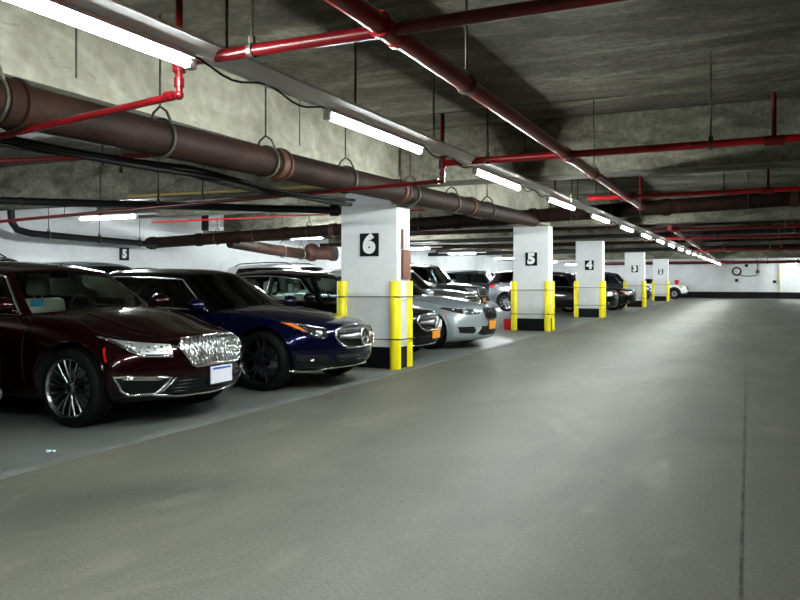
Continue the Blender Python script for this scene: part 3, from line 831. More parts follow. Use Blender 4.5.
    def gpos(i, c, j):
        t = TG[c]; v = VG[j]; at = abs(t)
        X = xb[i] + (xr[i] - xb[i]) * (v ** g.get('wcurve', 1.22) if i < 3 else v)
        if i == 0: X -= (g['cbow'] * (1 - v) + .12 * v) * (1 - at ** 2.2)
        if i == n_g - 1: X += (.16 * (1 - v) + .06 * v) * (1 - at ** 2.2)
        zbase = ztop(min(X, L - .1), t * .9) - .025 if j == 0 else ztop(min(xb[i], L - .1), t * .9) - .02
        yy = wbe + (wr - wbe) * v ** 1.35
        yy *= interp(g['wt'], X) if 'wt' in g else 1
        if j == JN: yy *= .93
        zr_ = interp(g['roof'], X) - .055 * at ** 2.4
        z = zbase + (zr_ - zbase) * v
        return Vector((-X, yy * t, z))
    def gm(kind, a, b):
        if kind == 'front' and 1 <= a <= 6 and 1 <= b <= 4: return 1
        if kind == 'rear' and 1 <= a <= 6 and 1 <= b <= 3: return 2
        if kind == 'side' and 1 <= b <= 3: return SK[a]
        return 0
    bm = lattice(n_g, TG, 7, gpos, gm, skip=True)
    tmp = link('tmp', bm, paint); ss = tmp.modifiers.new('s', 'SUBSURF'); ss.levels = 2; gme = to_mesh(tmp); bpy.data.objects.remove(tmp)
    gl = M[sp.get('glass', 'glass')]
    bmr = split_faces(gme, lambda f: f.material_index in (0, 4))
    for f in bmr.faces: f.material_index = 0 if f.material_index == 0 else 1
    roofm = link('roof', bmr, [M[sp.get('roofpaint', sp['paint'])], M['trim']], root, smooth=True)
    so = roofm.modifiers.new('s', 'SOLIDIFY'); so.thickness = .022; so.offset = -1 if True else 1
    # orientation safe solidify: bake
    rm_ = to_mesh(roofm); roofm.modifiers.clear(); roofm.data = rm_
    link('windshield', split_faces(gme, lambda f: f.material_index == 1), gl, root, smooth=True)
    link('rear_window', split_faces(gme, lambda f: f.material_index == 2), gl, root, smooth=True)
    for s in (-1, 1):
        bs = split_faces(gme, lambda f: f.material_index == 3 and f.calc_center_median().y * s > 0)
        # islands -> one pane each
        while bs.faces:
            bs.faces.ensure_lookup_table()
            seen = {bs.faces[0]}; st = [bs.faces[0]]
            while st:
                f = st.pop()
                for e in f.edges:
                    for q in e.link_faces:
                        if q not in seen: seen.add(q); st.append(q)
            nb = NB(); mp = {}
            for f in seen: nb.faces.new([mp.setdefault(v, nb.verts.new(v.co)) if v in mp else mp.setdefault(v, nb.verts.new(v.co)) for v in f.verts])
            link('side_window', nb, gl, root, smooth=True)
            bmesh.ops.delete(bs, geom=list(seen), context='FACES')
        bs.free()
        if sp.get('chromeline', True):
            bmx = NB()
            for lp in loops_of(gme, lambda f: f.material_index in (3, 4) and f.calc_center_median().y * s > 0):
                tube(bmx, [p + Vector((0, s * .004, 0)) for p in lp], sp.get('chrome_r', .009), 6, closed=True)
            link('window_trim', bmx, M[sp.get('chromemat', 'chrome')], root, smooth=True)
    bpy.data.meshes.remove(gme)
    # roof rails
    if suv and sp.get('rails', True):
        for s in (-1, 1):
            bmx = NB(); pts = []
            for q in range(13):
                X = g['cr'] + .35 + (g['rr'] - g['cr'] - .55) * q / 12
                pts.append((-X, s * (wr - .03), interp(g['roof'], X) - .045 + (.055 if 0 < q < 12 else .0)))
            tube(bmx, pts, .016, 8); link('roof_rail', bmx, M[sp.get('railmat', 'trim')], root, smooth=True)
    # interior: seats, dash, wheel
    smt = M[sp.get('seat', 'seat_dark')]
    zs = ztop(2.3, 1)
    if sp.get('seats', True):
        for X, ys in ((g['bp'] + .05, (-.38, .38)), (g['bp'] + .95, (-.40, .40))):
            for yy in ys:
                bmx = NB(); box(bmx, -X - .10, -X + .02, yy - .25, yy + .25, .44, zs + .10, .045)
                for v in bmx.verts: v.co.x -= (v.co.z - .5) * .22
                sb_ = link('seat', bmx, smt, root, smooth=True, angle=50)
                bmx = NB(); box(bmx, -X - .30, -X - .17, yy - .13, yy + .13, zs + .13, zs + .33, .04)
                tube(bmx, [(-X - .24, yy - .05, zs + .05), (-X - .24, yy - .05, zs + .16)], .008, 6); tube(bmx, [(-X - .24, yy + .05, zs + .05), (-X - .24, yy + .05, zs + .16)], .008, 6)
                link('headrest', bmx, smt, sb_, smooth=True, angle=50)
        bmx = NB(); box(bmx, -g['cb'] - g['cbow'] - .42, -g['cb'] - .16, -W * .79, W * .79, zs - .35, zs - .02, .05)
        link('dashboard', bmx, M['interior'], root, smooth=True, angle=50)
        bmx = NB(); c = Vector((-g['cb'] - g['cbow'] - .58, .37, zs - .03))
        tube(bmx, [c + Vector((.07 * math.sin(a) * -1, .18 * math.cos(a), .17 * math.sin(a))) for a in [2 * PI * q / 24 for q in range(24)]], .014, 8, closed=True)
        tube(bmx, [c, c + Vector((.2, 0, -.06))], .03, 8); tube(bmx, [c + Vector((0, .17, 0)), c - Vector((0, .17, 0))], .014, 6)
        link('steering_wheel', bmx, M['interior'], root, smooth=True)
        bmx = NB(); box(bmx, -g['cr'] - .14, -g['cr'] - .11, -.11, .11, H - .20, H - .14, .012); tube(bmx, [(-g['cr'] - .12, 0, H - .16), (-g['cr'] - .10, 0, H - .05)], .01, 6)
        link('rearview_mirror', bmx, M['interior'], root, smooth=True, angle=40)
    # wheels
    for ax in (-fa, -fa - wb):
        for s in (-1, 1):
            w_ = bpy.data.objects.new('wheel', ty); COL.objects.link(w_); w_.parent = root; w_.location = (ax, s * (W - .135), R)
            w_.rotation_euler = (0, random.uniform(0, .6), 0 if s < 0 else PI)
            for me_, nm in ((ri, 'rim'), (di, 'brake_disc')):
                o = bpy.data.objects.new(nm, me_); COL.objects.link(o); o.parent = w_
    # mirrors
    mx_, mz_ = -(g['cb'] + g['cbow'] + .12), ztop(g['cb'] + .5, 1) + .085
    for s in (-1, 1):
        bmx = NB(); sphere(bmx, (mx_, s * (W + .06), mz_), .5, (.20, .23, .15), 18, 12)
        for v in bmx.verts:
            if v.co.x < mx_ - .035: v.co.x = mx_ - .035
        tube(bmx, [(mx_, s * (W - .09), mz_ - .06), (mx_, s * (W + .02), mz_ - .045)], .022, 8)
        mo = link('door_mirror', bmx, M[sp.get('mirrorpaint', sp['paint'])], root, smooth=True, angle=60)
        bmx = NB(); tube(bmx, [(mx_ + .055, s * (W - .02), mz_ - .012), (mx_ + .078, s * (W + .04), mz_ - .010), (mx_ + .05, s * (W + .135), mz_ - .004)], .009, 6)
        link('mirror_trim', bmx, M['chrome'], mo, smooth=True)
    # seams, handles, sill line
    for s, md in ((-1, 'S-'), (1, 'S+')):
        zt = lambda X: ztop(X, 1) - .02
        fx = fa + R + .19
        for X0, X1 in ((fx, fx - .02), (g['bp'] + .02, g['bp'] + .05)) + (((g['cp'] + .02, fa + wb - .30),) if not sp.get('coupe') else ()):
            bead(B, md, [[(-X0, zt(X0)), (-X0 - .01, .6), (-X1, .28)]], .0045, M['dark'], 'door_seam', root, n=5, off=-.001, step=.08)
        for X in ((g['bp'] - .12,) + (() if sp.get('coupe') else (g['cp'] - .10,))):
            p, n = B.hit(md, -X, zt(X) - .11)
            bmx = NB(); tube(bmx, [p + n * .0 + Vector((.10, 0, 0)), p + n * .035 + Vector((.07, 0, 0)), p + n * .035 - Vector((.07, 0, 0)), p - Vector((.10, 0, 0))], .012, 8)
            link('door_handle', bmx, M['chrome'] if sp.get('chromehandle') else paint, root, smooth=True)
        if sp.get('marker'):
            mm = sp['marker']; patch(B, md, [(mm[1], mm[2]), (mm[1] + .050, mm[2] - .115), (mm[1] + .032, mm[2] - .120), (mm[1] - .016, mm[2] - .008)], M[mm[0]], 'side_marker', root, off=.004)
    # hood seam
    hs = [(-.30, .0)]
    for s in (-1, 1): bead(B, 'T', [[(-g['cb'] - .02, s * W * .76), (-.8, s * W * .80), (-.36, s * W * .70)]], .004, M['dark'], 'hood_seam', root, n=5, step=.08)
    # arch lips
    for ax in (-fa, -fa - wb):
        for s, md in ((-1, 'S-'), (1, 'S+')):
            P = []
            for q in range(21):
                a = math.radians(-12 + 204 * q / 20); xx, zz = ax + (RA + .006) * math.cos(a), R + .015 + (RA + .006) * math.sin(a)
                if zz < .22: continue
                p, n = B.hit(md, xx, zz); P.append(p)
            bmx = NB(); tube(bmx, P, .011 if not rlow else .03, 6); link('wheel_arch', bmx, M['trim'] if rlow else paint, root, smooth=True)
    FRONT[sp['front']](B, root, sp, W)
    # tail lamps and rear plate
    for s in (-1, 1):
        zz = interp(ze_t, L - .3)
        pl = [(s * W * .45, zz - .10), (s * W * .82, zz - .06), (s * W * .90, zz - .10), (s * W * .88, zz - .22), (s * W * .5, zz - .20)]
        patch(B, 'R', pl if s > 0 else pl, M['redlens'], 'tail_lamp', root, off=.006)
    if sp.get('antenna'):
        bmx = NB(); X = g['rr'] - .2; tube(bmx, [(-X + .06, 0, interp(g['roof'], X) - .01), (-X, 0, interp(g['roof'], X) + .05), (-X - .03, 0, interp(g['roof'], X) - .005)], .016, 8); link('antenna', bmx, paint, root, smooth=True)
    return root, B

def plate(B, root, y, z, m, w=.305, h=.155, band=None, mode='F'):
    p, n = B.hit(mode, y, z); x = max(B.hit(mode, y - w / 2, z)[0].x, B.hit(mode, y + w / 2, z)[0].x, p.x, B.hit(mode, y, z + h / 2)[0].x) + .012
    bm = NB(); box(bm, x - .03, x, y - w / 2, y + w / 2, z - h / 2, z + h / 2, .006)
    o = link('licence_plate', bm, m, root)
    if band:
        bm = NB(); box(bm, x, x + .002, y - w * .42, y + w * .42, z + h * .32, z + h * .44); link('plate_band', bm, band, o)
    bm = NB(); box(bm, x - .05, x - .012, y - w / 2 - .012, y + w / 2 + .012, z - h / 2 - .012, z + h / 2 + .012, .006); link('plate_holder', bm, M['trim'], root)
    return o

def lamps(B, root, poly, m='lens', beads=(), amber=None, rings=(), frame=None, frame_r=.007):
    for s in (1, -1):
        pl = poly if s > 0 else mir(poly)
        h = patch(B, 'F', pl, M[m], 'headlamp', root, off=.006, step=.045)
        for (y, z, r) in beads:
            p, n = B.hit('F', s * y, z); bm = NB(); sphere(bm, p + n * .006, r, (1, 1, 1), 12, 8); link('lamp_bead', bm, M['bulb'], h, smooth=True)
        for (y, z, r) in rings:
            p, n = B.hit('F', s * y, z); u = n.orthogonal().normalized(); w = n.cross(u)
            bm = NB(); tube(bm, [p + n * .010 + (u * math.cos(a) + w * math.sin(a)) * r for a in [2 * PI * q / 20 for q in range(20)]], .007, 6, closed=True); sphere(bm, p + n * .0, r * .62, (1, 1, 1), 14, 8)
            link('projector', bm, M['bulb'], h, smooth=True)
        if frame:
            bead(B, 'F', [[(s * a, b) for a, b in frame]], frame_r, M['bulb'], 'lamp_strip', h, off=.006)
        if amber:
            a = patch(B, 'F', amber if s > 0 else mir(amber), M['amber'], 'turn_signal', h, off=.012)

def slats(B, root, poly, n, m, r=.007, name='grille_slat'):
    zs = [p[1] for p in poly]; z0, z1 = min(zs), max(zs); g = None
    paths = []
    for k in range(1, n + 1):
        z = z0 + (z1 - z0) * k / (n + 1); ys = [q / 100 for q in range(-95, 96) if inside((q / 100, z), poly)]
        if ys: paths.append([(ys[0], z), (ys[-1], z)])
    return bead(B, 'F', paths, r, m, name, root, off=.006)

def star(B, root, z, r, parent=None):
    p, n = B.hit('F', 0, z); c = p + Vector((.035, 0, 0))
    bm = NB(); tube(bm, [c + Vector((0, r * math.cos(a), r * math.sin(a))) for a in [2 * PI * q / 32 for q in range(32)]], r * .13, 8, closed=True)
    for k in range(3):
        a = PI / 2 + 2 * PI * k / 3; tube(bm, [c + Vector((.008, 0, 0)), c + Vector((0, r * math.cos(a), r * math.sin(a)))], [r * .17, r * .04], 8)
    em = link('emblem', bm, M['chrome'], root, smooth=True, angle=50)
    bm = NB(); lathe(bm, [(.001, -.014), (r * .95, -.014), (r * .95, -.024), (.001, -.024)], 'x', 28, c, closed=False)
    link('emblem_backing', bm, M['trim'], root, smooth=True, angle=50)
    return em

def front_lincoln(B, root, sp, W):
    P = [(-.415, .68), (-.34, .735), (-.05, .748), (.05, .748), (.34, .735), (.415, .68), (.325, .53), (.28, .505), (.10, .513), (-.10, .513), (-.28, .505), (-.325, .53)]
    g = patch(B, 'F', P, M['satin'], 'grille', root, off=.010, thick=.03)
    bead(B, 'F', [P], .013, M['chrome'], 'grille_frame', g, closed=True, off=.016, n=8)
    paths = []
    for sgn in (1, -1):
        for k in range(-28, 29):
            seg = []
            for q in range(0, 45):
                z = .50 + q * .0068; yy = k * .042 + sgn * (z - .64) * .62
                if inside((yy, z), P): seg.append((yy, z))
                elif seg: break
            if len(seg) > 2: paths.append([seg[0], seg[-1]])
    bead(B, 'F', paths, .0062, M['chrome'], 'grille_mesh', g, off=.018, n=5, step=.07)
    # emblem: tall four pointed star in a frame
    p, n = B.hit('F', 0, .655); c = p + Vector((.035, 0, 0)); bm = NB()
    tube(bm, [c + Vector((0, sy * .026, sz * .062)) for sy, sz in ((-1, -1), (1, -1), (1, 1), (-1, 1))], .007, 6, closed=True)
    for d, r_ in (((0, 0, .085), .012), ((0, 0, -.085), .012), ((0, .045, 0), .010), ((0, -.045, 0), .010)):
        tube(bm, [c, c + Vector(d)], [r_, .002], 6)
    link('emblem', bm, M['satin'], g, smooth=True)
    H = [(.46, .70), (.62, .72), (.72, .742), (.785, .775), (.775, .73), (.745, .665), (.69, .61), (.48, .592)]
    lamps(B, root, H, 'lens', beads=[(.49 + .042 * k, .682 - .001 * k, .015) for k in range(6)] + [(.50 + .045 * k, .652, .012) for k in range(5)], rings=[(.72, .69, .034)], frame=[(.475, .605), (.68, .618), (.735, .665), (.775, .76)], frame_r=.016)
    bead(B, 'F', [[(s * .42, .675), (s * .455, .69)] for s in (1, -1)], .008, M['chrome'], 'grille_wing', root, off=.01)
    # lower intakes
    for s in (1, -1):
        Q = [(.84, .45), (.49, .425), (.57, .295), (.73, .29), (.79, .335)]
        q = [(s * a, b) for a, b in Q]
        it = patch(B, 'F', q if s > 0 else q[::-1], M['trim'], 'side_intake', root, off=.004)
        bead(B, 'F', [q], .012, M['chrome'], 'intake_frame', it, closed=True, off=.006, n=8)
        bead(B, 'F', [[(s * .60, .415), (s * .60, .415)], [(s * .80, .43), (s * .56, .415)]], .012, M['bulb'], 'running_lamp', it, off=.006)
        bead(B, 'F', [[(s * .455, .425), (s * .54, .30)]], .010, M['chrome'], 'intake_blade', root, off=.006)
    C = [(-.44, .42), (.44, .42), (.52, .305), (.30, .27), (-.30, .27), (-.52, .305)]
    ci = patch(B, 'F', C, M['trim'], 'lower_intake', root, off=.004)
    slats(B, ci, C, 4, M['rimblack'], .005, 'intake_slat')
    bead(B, 'F', [[(-.58, .285), (-.4, .262), (0, .255), (.4, .262), (.58, .285)]], .013, M['chrome'], 'chrome_strip', root, off=.008, n=8)
    plate(B, root, .02, .405, M['platewhite'], band=M['plateblue'])
    for s in (1, -1): bead(B, 'T', [[(-1.10, s * .52), (-.6, s * .50), (-.25, s * .42)]], .010, M[sp['paint']], 'hood_ridge', root, off=-.003, n=8)

def front_merc(B, root, sp, W):
    P = [(-.46, .61), (-.43, .68), (-.30, .715), (0, .725), (.30, .715), (.43, .68), (.46, .61), (.40, .52), (.30, .475), (-.30, .475), (-.40, .52)]
    if sp.get('gz'): P = [(a, b + sp['gz']) for a, b in P]
    dz = sp.get('gz', 0)
    g = patch(B, 'F', P, M['trim'], 'grille', root, off=.006, thick=.03)
    bead(B, 'F', [P], .013, M['chrome'], 'grille_frame', g, closed=True, off=.012, n=8)
    slats(B, g, P, 9, M['rimblack'], .005, 'grille_slat')
    bm = NB()
    for s in (-1, 1):
        for k in range(8):
            pass
        A = [B.hit('F', s * yy, .605 + dz)[0] + Vector((.03, 0, 0)) for yy in (.10, .2, .3, .42)]
        for z_, hh in ((0, .028),):
            vs = []
            for q, p in enumerate(A):
                h = [.040, .030, .024, .018][q]
                vs.append([bm.verts.new(p + Vector((-.01, 0, -h))), bm.verts.new(p + Vector((.012, 0, -h * .3))), bm.verts.new(p + Vector((.012, 0, h * .3))), bm.verts.new(p + Vector((-.01, 0, h)))])
            for a, b in zip(vs, vs[1:]):
                for k in range(4): bm.faces.new((a[k], a[(k + 1) % 4], b[(k + 1) % 4], b[k]))
            bm.faces.new(vs[0]); bm.faces.new(vs[-1][::-1])
    link('grille_fin', bm, M['satin'], g, smooth=True, angle=50)
    star(B, g, .60 + dz, .096)
    H = [(.53, .635), (.50, .665), (.54, .70), (.66, .742), (.74, .768), (.785, .78), (.775, .73), (.73, .655), (.66, .60), (.57, .59)]
    H = [(a, b + dz) for a, b in H]
    lamps(B, root, H, 'lensdark', beads=[(.60 + .03 * k, .60 + .017 * k + dz, .012) for k in range(7)], rings=[(.62, .655 + dz, .034), (.72, .69 + dz, .032)],
          amber=[(.715, .67 + dz), (.73, .75 + dz), (.78, .77 + dz), (.765, .725 + dz), (.74, .68 + dz)], frame=[(.52, .70 + dz), (.66, .742 + dz), (.775, .774 + dz)], frame_r=.010)
    for s in (1, -1):
        Q = [(.84, .42), (.55, .40), (.50, .31), (.60, .27), (.80, .30)]; q = [(s * a, b) for a, b in Q]
        patch(B, 'F', q if s > 0 else q[::-1], M['dark'], 'side_intake', root, off=.003)
        bead(B, 'F', [[(s * .56, .335), (s * .84, .36)]], .006, M['trim'], 'intake_slat', root, off=.008)
    C = [(-.44, .40), (.44, .40), (.40, .28), (-.40, .28)]
    ci = patch(B, 'F', C, M['dark'], 'lower_intake', root, off=.004)
    slats(B, ci, C, 4, M['rimblack'], .005, 'intake_slat')
    bead(B, 'F', [[(-.92, .245), (-.55, .228), (-.46, .255), (-.2, .262), (.2, .262), (.46, .255), (.55, .228), (.92, .245)]], .012, M['chrome'], 'chrome_lip', root, off=.010, n=8)
    if sp.get('plate'): plate(B, root, .03, .42, M[sp['plate']])

def front_bmw(B, root, sp, W):
    for s in (1, -1):
        K = [(.018, .555), (.018, .70), (.04, .735), (.23, .74), (.275, .70), (.25, .59), (.20, .545), (.04, .540)]
        k = [(s * a, b) for a, b in K]
        g = patch(B, 'F', k if s > 0 else k[::-1], M['dark'], 'grille', root, off=.012, thick=.03)
        bead(B, 'F', [k], .012, M['trim'] if True else 0, 'grille_frame', g, closed=True, off=.016, n=8)
        bead(B, 'F', [[(s * a, .56), (s * a, .725)] for a in (.05, .08, .11, .14, .17, .20)], .004, M['rimblack'], 'grille_slat', g, off=.018, n=5)
        Q = [(.84, .42), (.56, .42), (.50, .34), (.54, .29), (.80, .31)]; q = [(s * a, b) for a, b in Q]
        patch(B, 'F', q if s > 0 else q[::-1], M['dark'], 'side_intake', root, off=.003)
        bead(B, 'F', [[(s * .40, .40), (s * .47, .29)]], .02, M[sp['paint']], 'bumper_blade', root, off=.0)
    H = [(.34, .68), (.36, .715), (.60, .735), (.82, .768), (.86, .75), (.82, .68), (.70, .635), (.45, .635)]
    lamps(B, root, H, 'lensdark', rings=[(.50, .68, .036), (.68, .69, .038)], beads=[(.80, .72, .02)], frame=[(.36, .71), (.60, .732), (.82, .762)], frame_r=.007)
    C = [(-.38, .42), (.38, .42), (.44, .28), (.30, .25), (-.30, .25), (-.44, .28)]
    ci = patch(B, 'F', C, M['dark'], 'lower_intake', root, off=.004)
    slats(B, ci, C, 3, M['rimblack'], .005, 'intake_slat')
    p, n = B.hit('F', 0, .775); bm = NB(); lathe(bm, [(.001, .012), (.036, .010), (.04, 0), (.04, -.01), (.001, -.01)], 'x', 20, p, closed=False); link('emblem', bm, M['satin'], root, smooth=True)
    if sp.get('plate'): plate(B, root, .0, .43, M[sp['plate']])

def front_suv(B, root, sp, W):
    z0 = sp.get('fz', .78); hw = sp.get('ghw', .42); gh = sp.get('ghh', .12)
    P = [(-hw, z0 + gh), (hw, z0 + gh), (hw - .05, z0 - gh), (-hw + .05, z0 - gh)]
    g = patch(B, 'F', P, M['dark'], 'grille', root, off=.008, thick=.03)
    bead(B, 'F', [P], .014, M[sp.get('grillemat', 'chrome')], 'grille_frame', g, closed=True, off=.012, n=8)
    slats(B, g, P, 3, M[sp.get('grillemat', 'chrome')], .010, 'grille_slat')
    if sp.get('star'): star(B, g, z0, .10)
    H = [(hw + .05, z0 - .02), (hw + .06, z0 + gh * .9), (.76, z0 + .14), (.83, z0 + .13), (.82, z0 + .02), (.75, z0 - .05)]
    lamps(B, root, H, 'lens', rings=[(hw + .16, z0 + .035, .045), (.74, z0 + .05, .042)], amber=[(.79, z0 + .03), (.79, z0 + .11), (.83, z0 + .12), (.82, z0 + .04)] if sp.get('amberlamp') else None)
    C = [(-.45, z0 - .24), (.45, z0 - .24), (.50, z0 - .42), (-.50, z0 - .42)]
    ci = patch(B, 'F', C, M['dark'], 'lower_intake', root, off=.004)
    slats(B, ci, C, 3, M['rimblack'], .007, 'intake_slat')
    for s in (1, -1):
        p, n = B.hit('F', s * .68, z0 - .30); bm = NB(); lathe(bm, [(.001, .004), (.045, .002), (.055, .012), (.055, -.03), (.001, -.03)], 'x', 18, p, closed=False); link('fog_lamp', bm, M['bulb'], root, smooth=True)
    if sp.get('plate'): plate(B, root, .0, z0 - .27, M[sp['plate']])
FRONT = {'lincoln': front_lincoln, 'merc': front_merc, 'bmw': front_bmw, 'suv': front_suv}

def sedan_tables(L, cow=1.30, zn=.79, zcowl=.965, zdeck=1.08, ze0=.72, ze1=.93, ze2=.98):
    return dict(ze=[(0, ze0), (.5, ze0 + .06), (cow, ze1 - .03), (2.4, ze1), (L - 1, ze2), (L, ze2 - .06)],
                zc=[(0, zn), (.35, zn + .055), (cow, zcowl), (2.4, zcowl + .04), (L - 1.2, zdeck), (L - .15, zdeck - .02), (L, zdeck - .05)])
# maroon sedan
sp = dict(L=4.93, W=1.865, H=1.475, paint='maroon', wheel='lincoln', front='lincoln', marker=('redlens', -.575, .69), seat='seat_light', chromehandle=True, glass='glass',
          fa=.91, wb=2.85, bow=.44, chrome_r=.011, gh=dict(cb=1.20, cbow=.30, cr=1.92, bp=2.50, cp=3.36, cpr=3.24, rb=4.35, rr=3.50, wr=.60,
          roof=[(1.2, 1.0), (1.88, 1.37), (2.2, 1.43), (2.75, 1.46), (3.3, 1.445), (3.9, 1.36)]), **sedan_tables(4.93, cow=1.22, zn=.765, zcowl=1.0, ze1=.965, ze2=1.0))
car, B1 = make_car('sedan', 'dark maroon sedan with bright mesh grille, parked left of the navy coupe', 'car', -4.34, 5.64, 0, sp)
bm = NB(); box(bm, -1.95, -1.93, -.42, -.28, 1.0, 1.07, .002); link('windshield_sticker', bm, M['sticker'], car)
# black car at the left edge
sp = dict(L=4.9, W=1.86, H=1.46, paint='blackpaint', wheel='plain', front='suv', fz=.64, ghh=.10, seat='seat_dark', fa=.95, wb=2.85, bow=.42, gh=dict(cb=1.28, cbow=.30, cr=2.02, bp=2.58, cp=3.42, cpr=3.30, rb=4.35, rr=3.55, wr=.60,
          roof=[(1.3, 1.0), (1.95, 1.375), (2.3, 1.435), (2.85, 1.46), (3.4, 1.44), (3.9, 1.36)]), **sedan_tables(4.9))
make_car('sedan', 'black sedan cut off by the left edge of the picture', 'car', -5.19, 3.56, 0, sp)
# navy coupe
sp = dict(L=5.03, W=1.90, H=1.44, chrome_r=.011, paint='navy', wheel='coupe', front='merc', coupe=True, roofpaint='blackpaint', seat='seat_dark', glass='darkglass', fa=.86, wb=2.94, bow=.44,  # black roof colour stands in for shade on a navy roof
          gh=dict(cb=1.28, cbow=.30, cr=2.15, bp=3.30, cp=3.90, cpr=3.42, rb=4.55, rr=3.72, wr=.58,
          roof=[(1.3, 1.0), (2.05, 1.345), (2.4, 1.41), (2.8, 1.44), (3.3, 1.42), (4.0, 1.29)]), **sedan_tables(5.03, cow=1.38, zn=.765, zcowl=.955, zdeck=1.0, ze0=.72, ze1=.90, ze2=.93))
car, _ = make_car('coupe', 'dark navy blue coupe with a star in its grille, left of column 6', 'car', -4.17, 8.14, 0, sp)
bm = NB(); box(bm, -2.05, -2.03, -.30, -.18, 1.0, 1.06, .002); link('windshield_sticker', bm, M['sticker'], car)
# black sedan behind column 6
sp = dict(L=4.9, W=1.85, H=1.45, paint='blackpaint', wheel='plain', front='merc', plate='plateorange', seat='seat_white', glass='glass', fa=.86, wb=2.87, bow=.42, chromehandle=True,
          gh=dict(cb=1.35, cbow=.30, cr=2.08, bp=2.62, cp=3.45, cpr=3.38, rb=4.45, rr=3.62, wr=.59,
          roof=[(1.4, 1.0), (2.0, 1.36), (2.35, 1.42), (2.85, 1.45), (3.4, 1.43), (4.0, 1.32)]), **sedan_tables(4.9, cow=1.38, zn=.78, zcowl=.965, zdeck=1.05, ze0=.72, ze1=.92, ze2=.96))
make_car('sedan', 'black sedan with pale seats and gold plate, half hidden behind column 6', 'car', -4.50, 11.3, 0, sp)
# silver blue sedan
sp = dict(L=4.91, W=1.89, H=1.46, paint='greypaint', wheel='plain', front='bmw', sill=.15, zb=[(0, .17), (.35, .12), (1.2, .18), (3.7, .20), (4.6, .24), (4.91, .34)], plate='plateorange', marker=('amber', -.60, .70), seat='seat_dark', glass='darkglass', fa=.92, wb=2.96, bow=.34,
          gh=dict(cb=1.42, cbow=.30, cr=2.12, bp=2.68, cp=3.50, cpr=3.40, rb=4.40, rr=3.62, wr=.60,
          roof=[(1.4, 1.0), (2.05, 1.37), (2.4, 1.43), (2.9, 1.46), (3.4, 1.44), (4.0, 1.33)]), **sedan_tables(4.91, cow=1.45, zn=.785, zcowl=.985, zdeck=1.08, ze0=.73, ze1=.93, ze2=.98))
make_car('sedan', 'silver blue sedan with twin oval grilles and gold plate, right of column 6', 'car', -4.36, 13.80, -.07, sp)

def suv(paint, label, x, y, H=1.70, L=4.7, W=1.93, hood=1.06, name='sport_utility_car', cat='car', **k):
    nose = k.pop('nose', hood - .10); belt = hood + .03
    sp = dict(L=L, W=W, H=H, paint=paint, suv=True, wheel='suv', front='suv', fz=nose - .18, fa=.88, wb=L - 1.85, bow=.30, rbow=.18, sill=.40, seats=k.pop('seats', False), glass='darkglass', cladding=True,
              zb=[(0, .30), (.35, .26), (1.2, .27), (L - 1.2, .27), (L - .3, .32), (L, .40)],
              ze=[(0, nose - .05), (.5, nose + .01), (1.3, hood - .02), (2.4, belt), (L - .8, belt + .04), (L, belt)],
              zc=[(0, nose), (.3, nose + .05), (1.2, hood + .03), (2.4, belt + .03), (L - .8, belt + .06), (L, belt + .02)],
              gh=dict(cb=1.15, cbow=.25, cr=1.75, bp=2.35, cp=3.15, cpr=3.12, dp=3.95 - (4.7 - L), dpr=3.85 - (4.7 - L), rb=L - .16, rr=L - .42, wr=k.pop('wr', .66),
                      roof=[(1.2, 1.2), (1.7, H - .09), (2.1, H - .02), (2.8, H), (L - .9, H - .03), (L - .3, H - .08), (L, H - .14)]))
    sp.update(k)
    return make_car(name, label, cat, x, y, 0, sp)
suv('silver', 'silver crossover with low bonnet, behind the silver blue sedan', -5.65, 16.7, H=1.58, L=4.45, W=1.82, hood=1.05, star=True, amberlamp=True, chromeline=True, rails=False)
suv('darkgrey', 'dark sport utility car with boxy roof and gold plate behind the crossover', -8.0, 24.4, H=1.84, L=4.9, W=2.0, hood=1.16, plate='plateorange', chromeline=False, grillemat='satin', roofpaint='blackpaint')
suv('blackpaint', 'black hatchback mostly hidden between columns 5 and 4', -4.35, 28.9, H=1.62, L=4.1, W=1.82, hood=1.02, rails=False, chromeline=True, name='hatchback')
suv('silver', 'silver sport utility car seen side on, left of column 5', -5.6, 31.3, H=1.72, L=4.4, W=1.95, hood=1.12, roofpaint='blackpaint', chromeline=False)
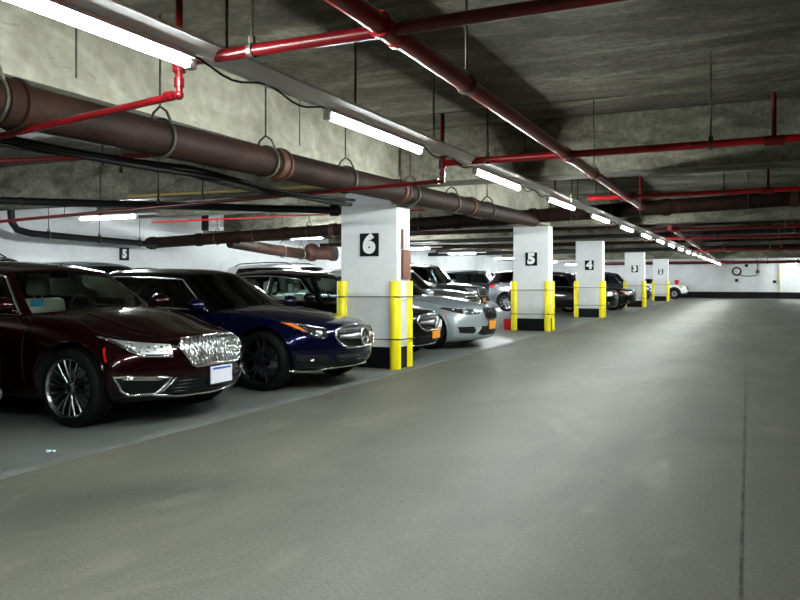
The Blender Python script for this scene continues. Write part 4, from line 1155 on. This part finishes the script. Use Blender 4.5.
suv('blackpaint', 'black car with lit looking headlamp between columns 4 and 3', -4.35, 34.0, H=1.55, L=4.5, W=1.85, hood=.98, rails=False, amberlamp=True)
suv('darkgrey', 'dark grey sport utility car between columns 3 and 2', -4.6, 42.0, H=1.72, L=4.6, W=1.9, hood=1.08)
suv('whitepaint', 'white car at the far wall, beyond the farthest column', -3.75, 56.6, H=1.50, L=4.4, W=1.82, hood=1.02, rails=False, amberlamp=True)
# second row
suv('darkgrey', 'dark sport utility car in the back row, roof above the maroon sedan', -9.95, 11.6, H=1.66, L=4.6, W=1.9, hood=1.08, rails=False, seats=False)
suv('blackpaint', 'black sport utility car in the back row at the left edge', -10.0, 8.9, H=1.74, L=4.6, W=1.9, hood=1.10)
suv('whitepaint', 'white sport utility car with black roof rails in the back row', -9.9, 19.4, H=1.78, L=4.7, W=1.95, hood=1.10)
suv('silver', 'pale silver sport utility car in the back row beyond column 6', -9.9, 28.6, H=1.78, L=4.7, W=1.95, hood=1.10)
suv('darkgrey', 'dark sport utility car in the back row before the far lamps', -9.9, 36.5, H=1.75, L=4.7, W=1.95, hood=1.10)
bucket(-5.0, 28.6, 1.035, .95, 'red bucket standing on the bonnet of the black hatchback')
bucket(-4.5, 56.4, 1.02, 1.0, 'red bucket standing on the bonnet of the far white car')

# ------------------------------------------------------------------ camera, world, view
cd = bpy.data.cameras.new('camera'); cam = bpy.data.objects.new('camera', cd); COL.objects.link(cam)
cam.location = (0, 0, 1.25); cam.rotation_euler = (PI / 2, 0, math.atan(348 / 764))
cd.sensor_width = 36; cd.lens = 36 * 764 / 800; cd.shift_y = -19 / 800; cd.clip_end = 200
SC.camera = cam
w = bpy.data.worlds.new('world'); w.use_nodes = True; SC.world = w
w.node_tree.nodes['Background'].inputs[0].default_value = (.5, .55, .6, 1); w.node_tree.nodes['Background'].inputs[1].default_value = .02
vs = SC.view_settings; vs.view_transform = 'Standard'; vs.look = 'None'; vs.gamma = 1; vs.use_curve_mapping = False
vs.exposure = 1.0
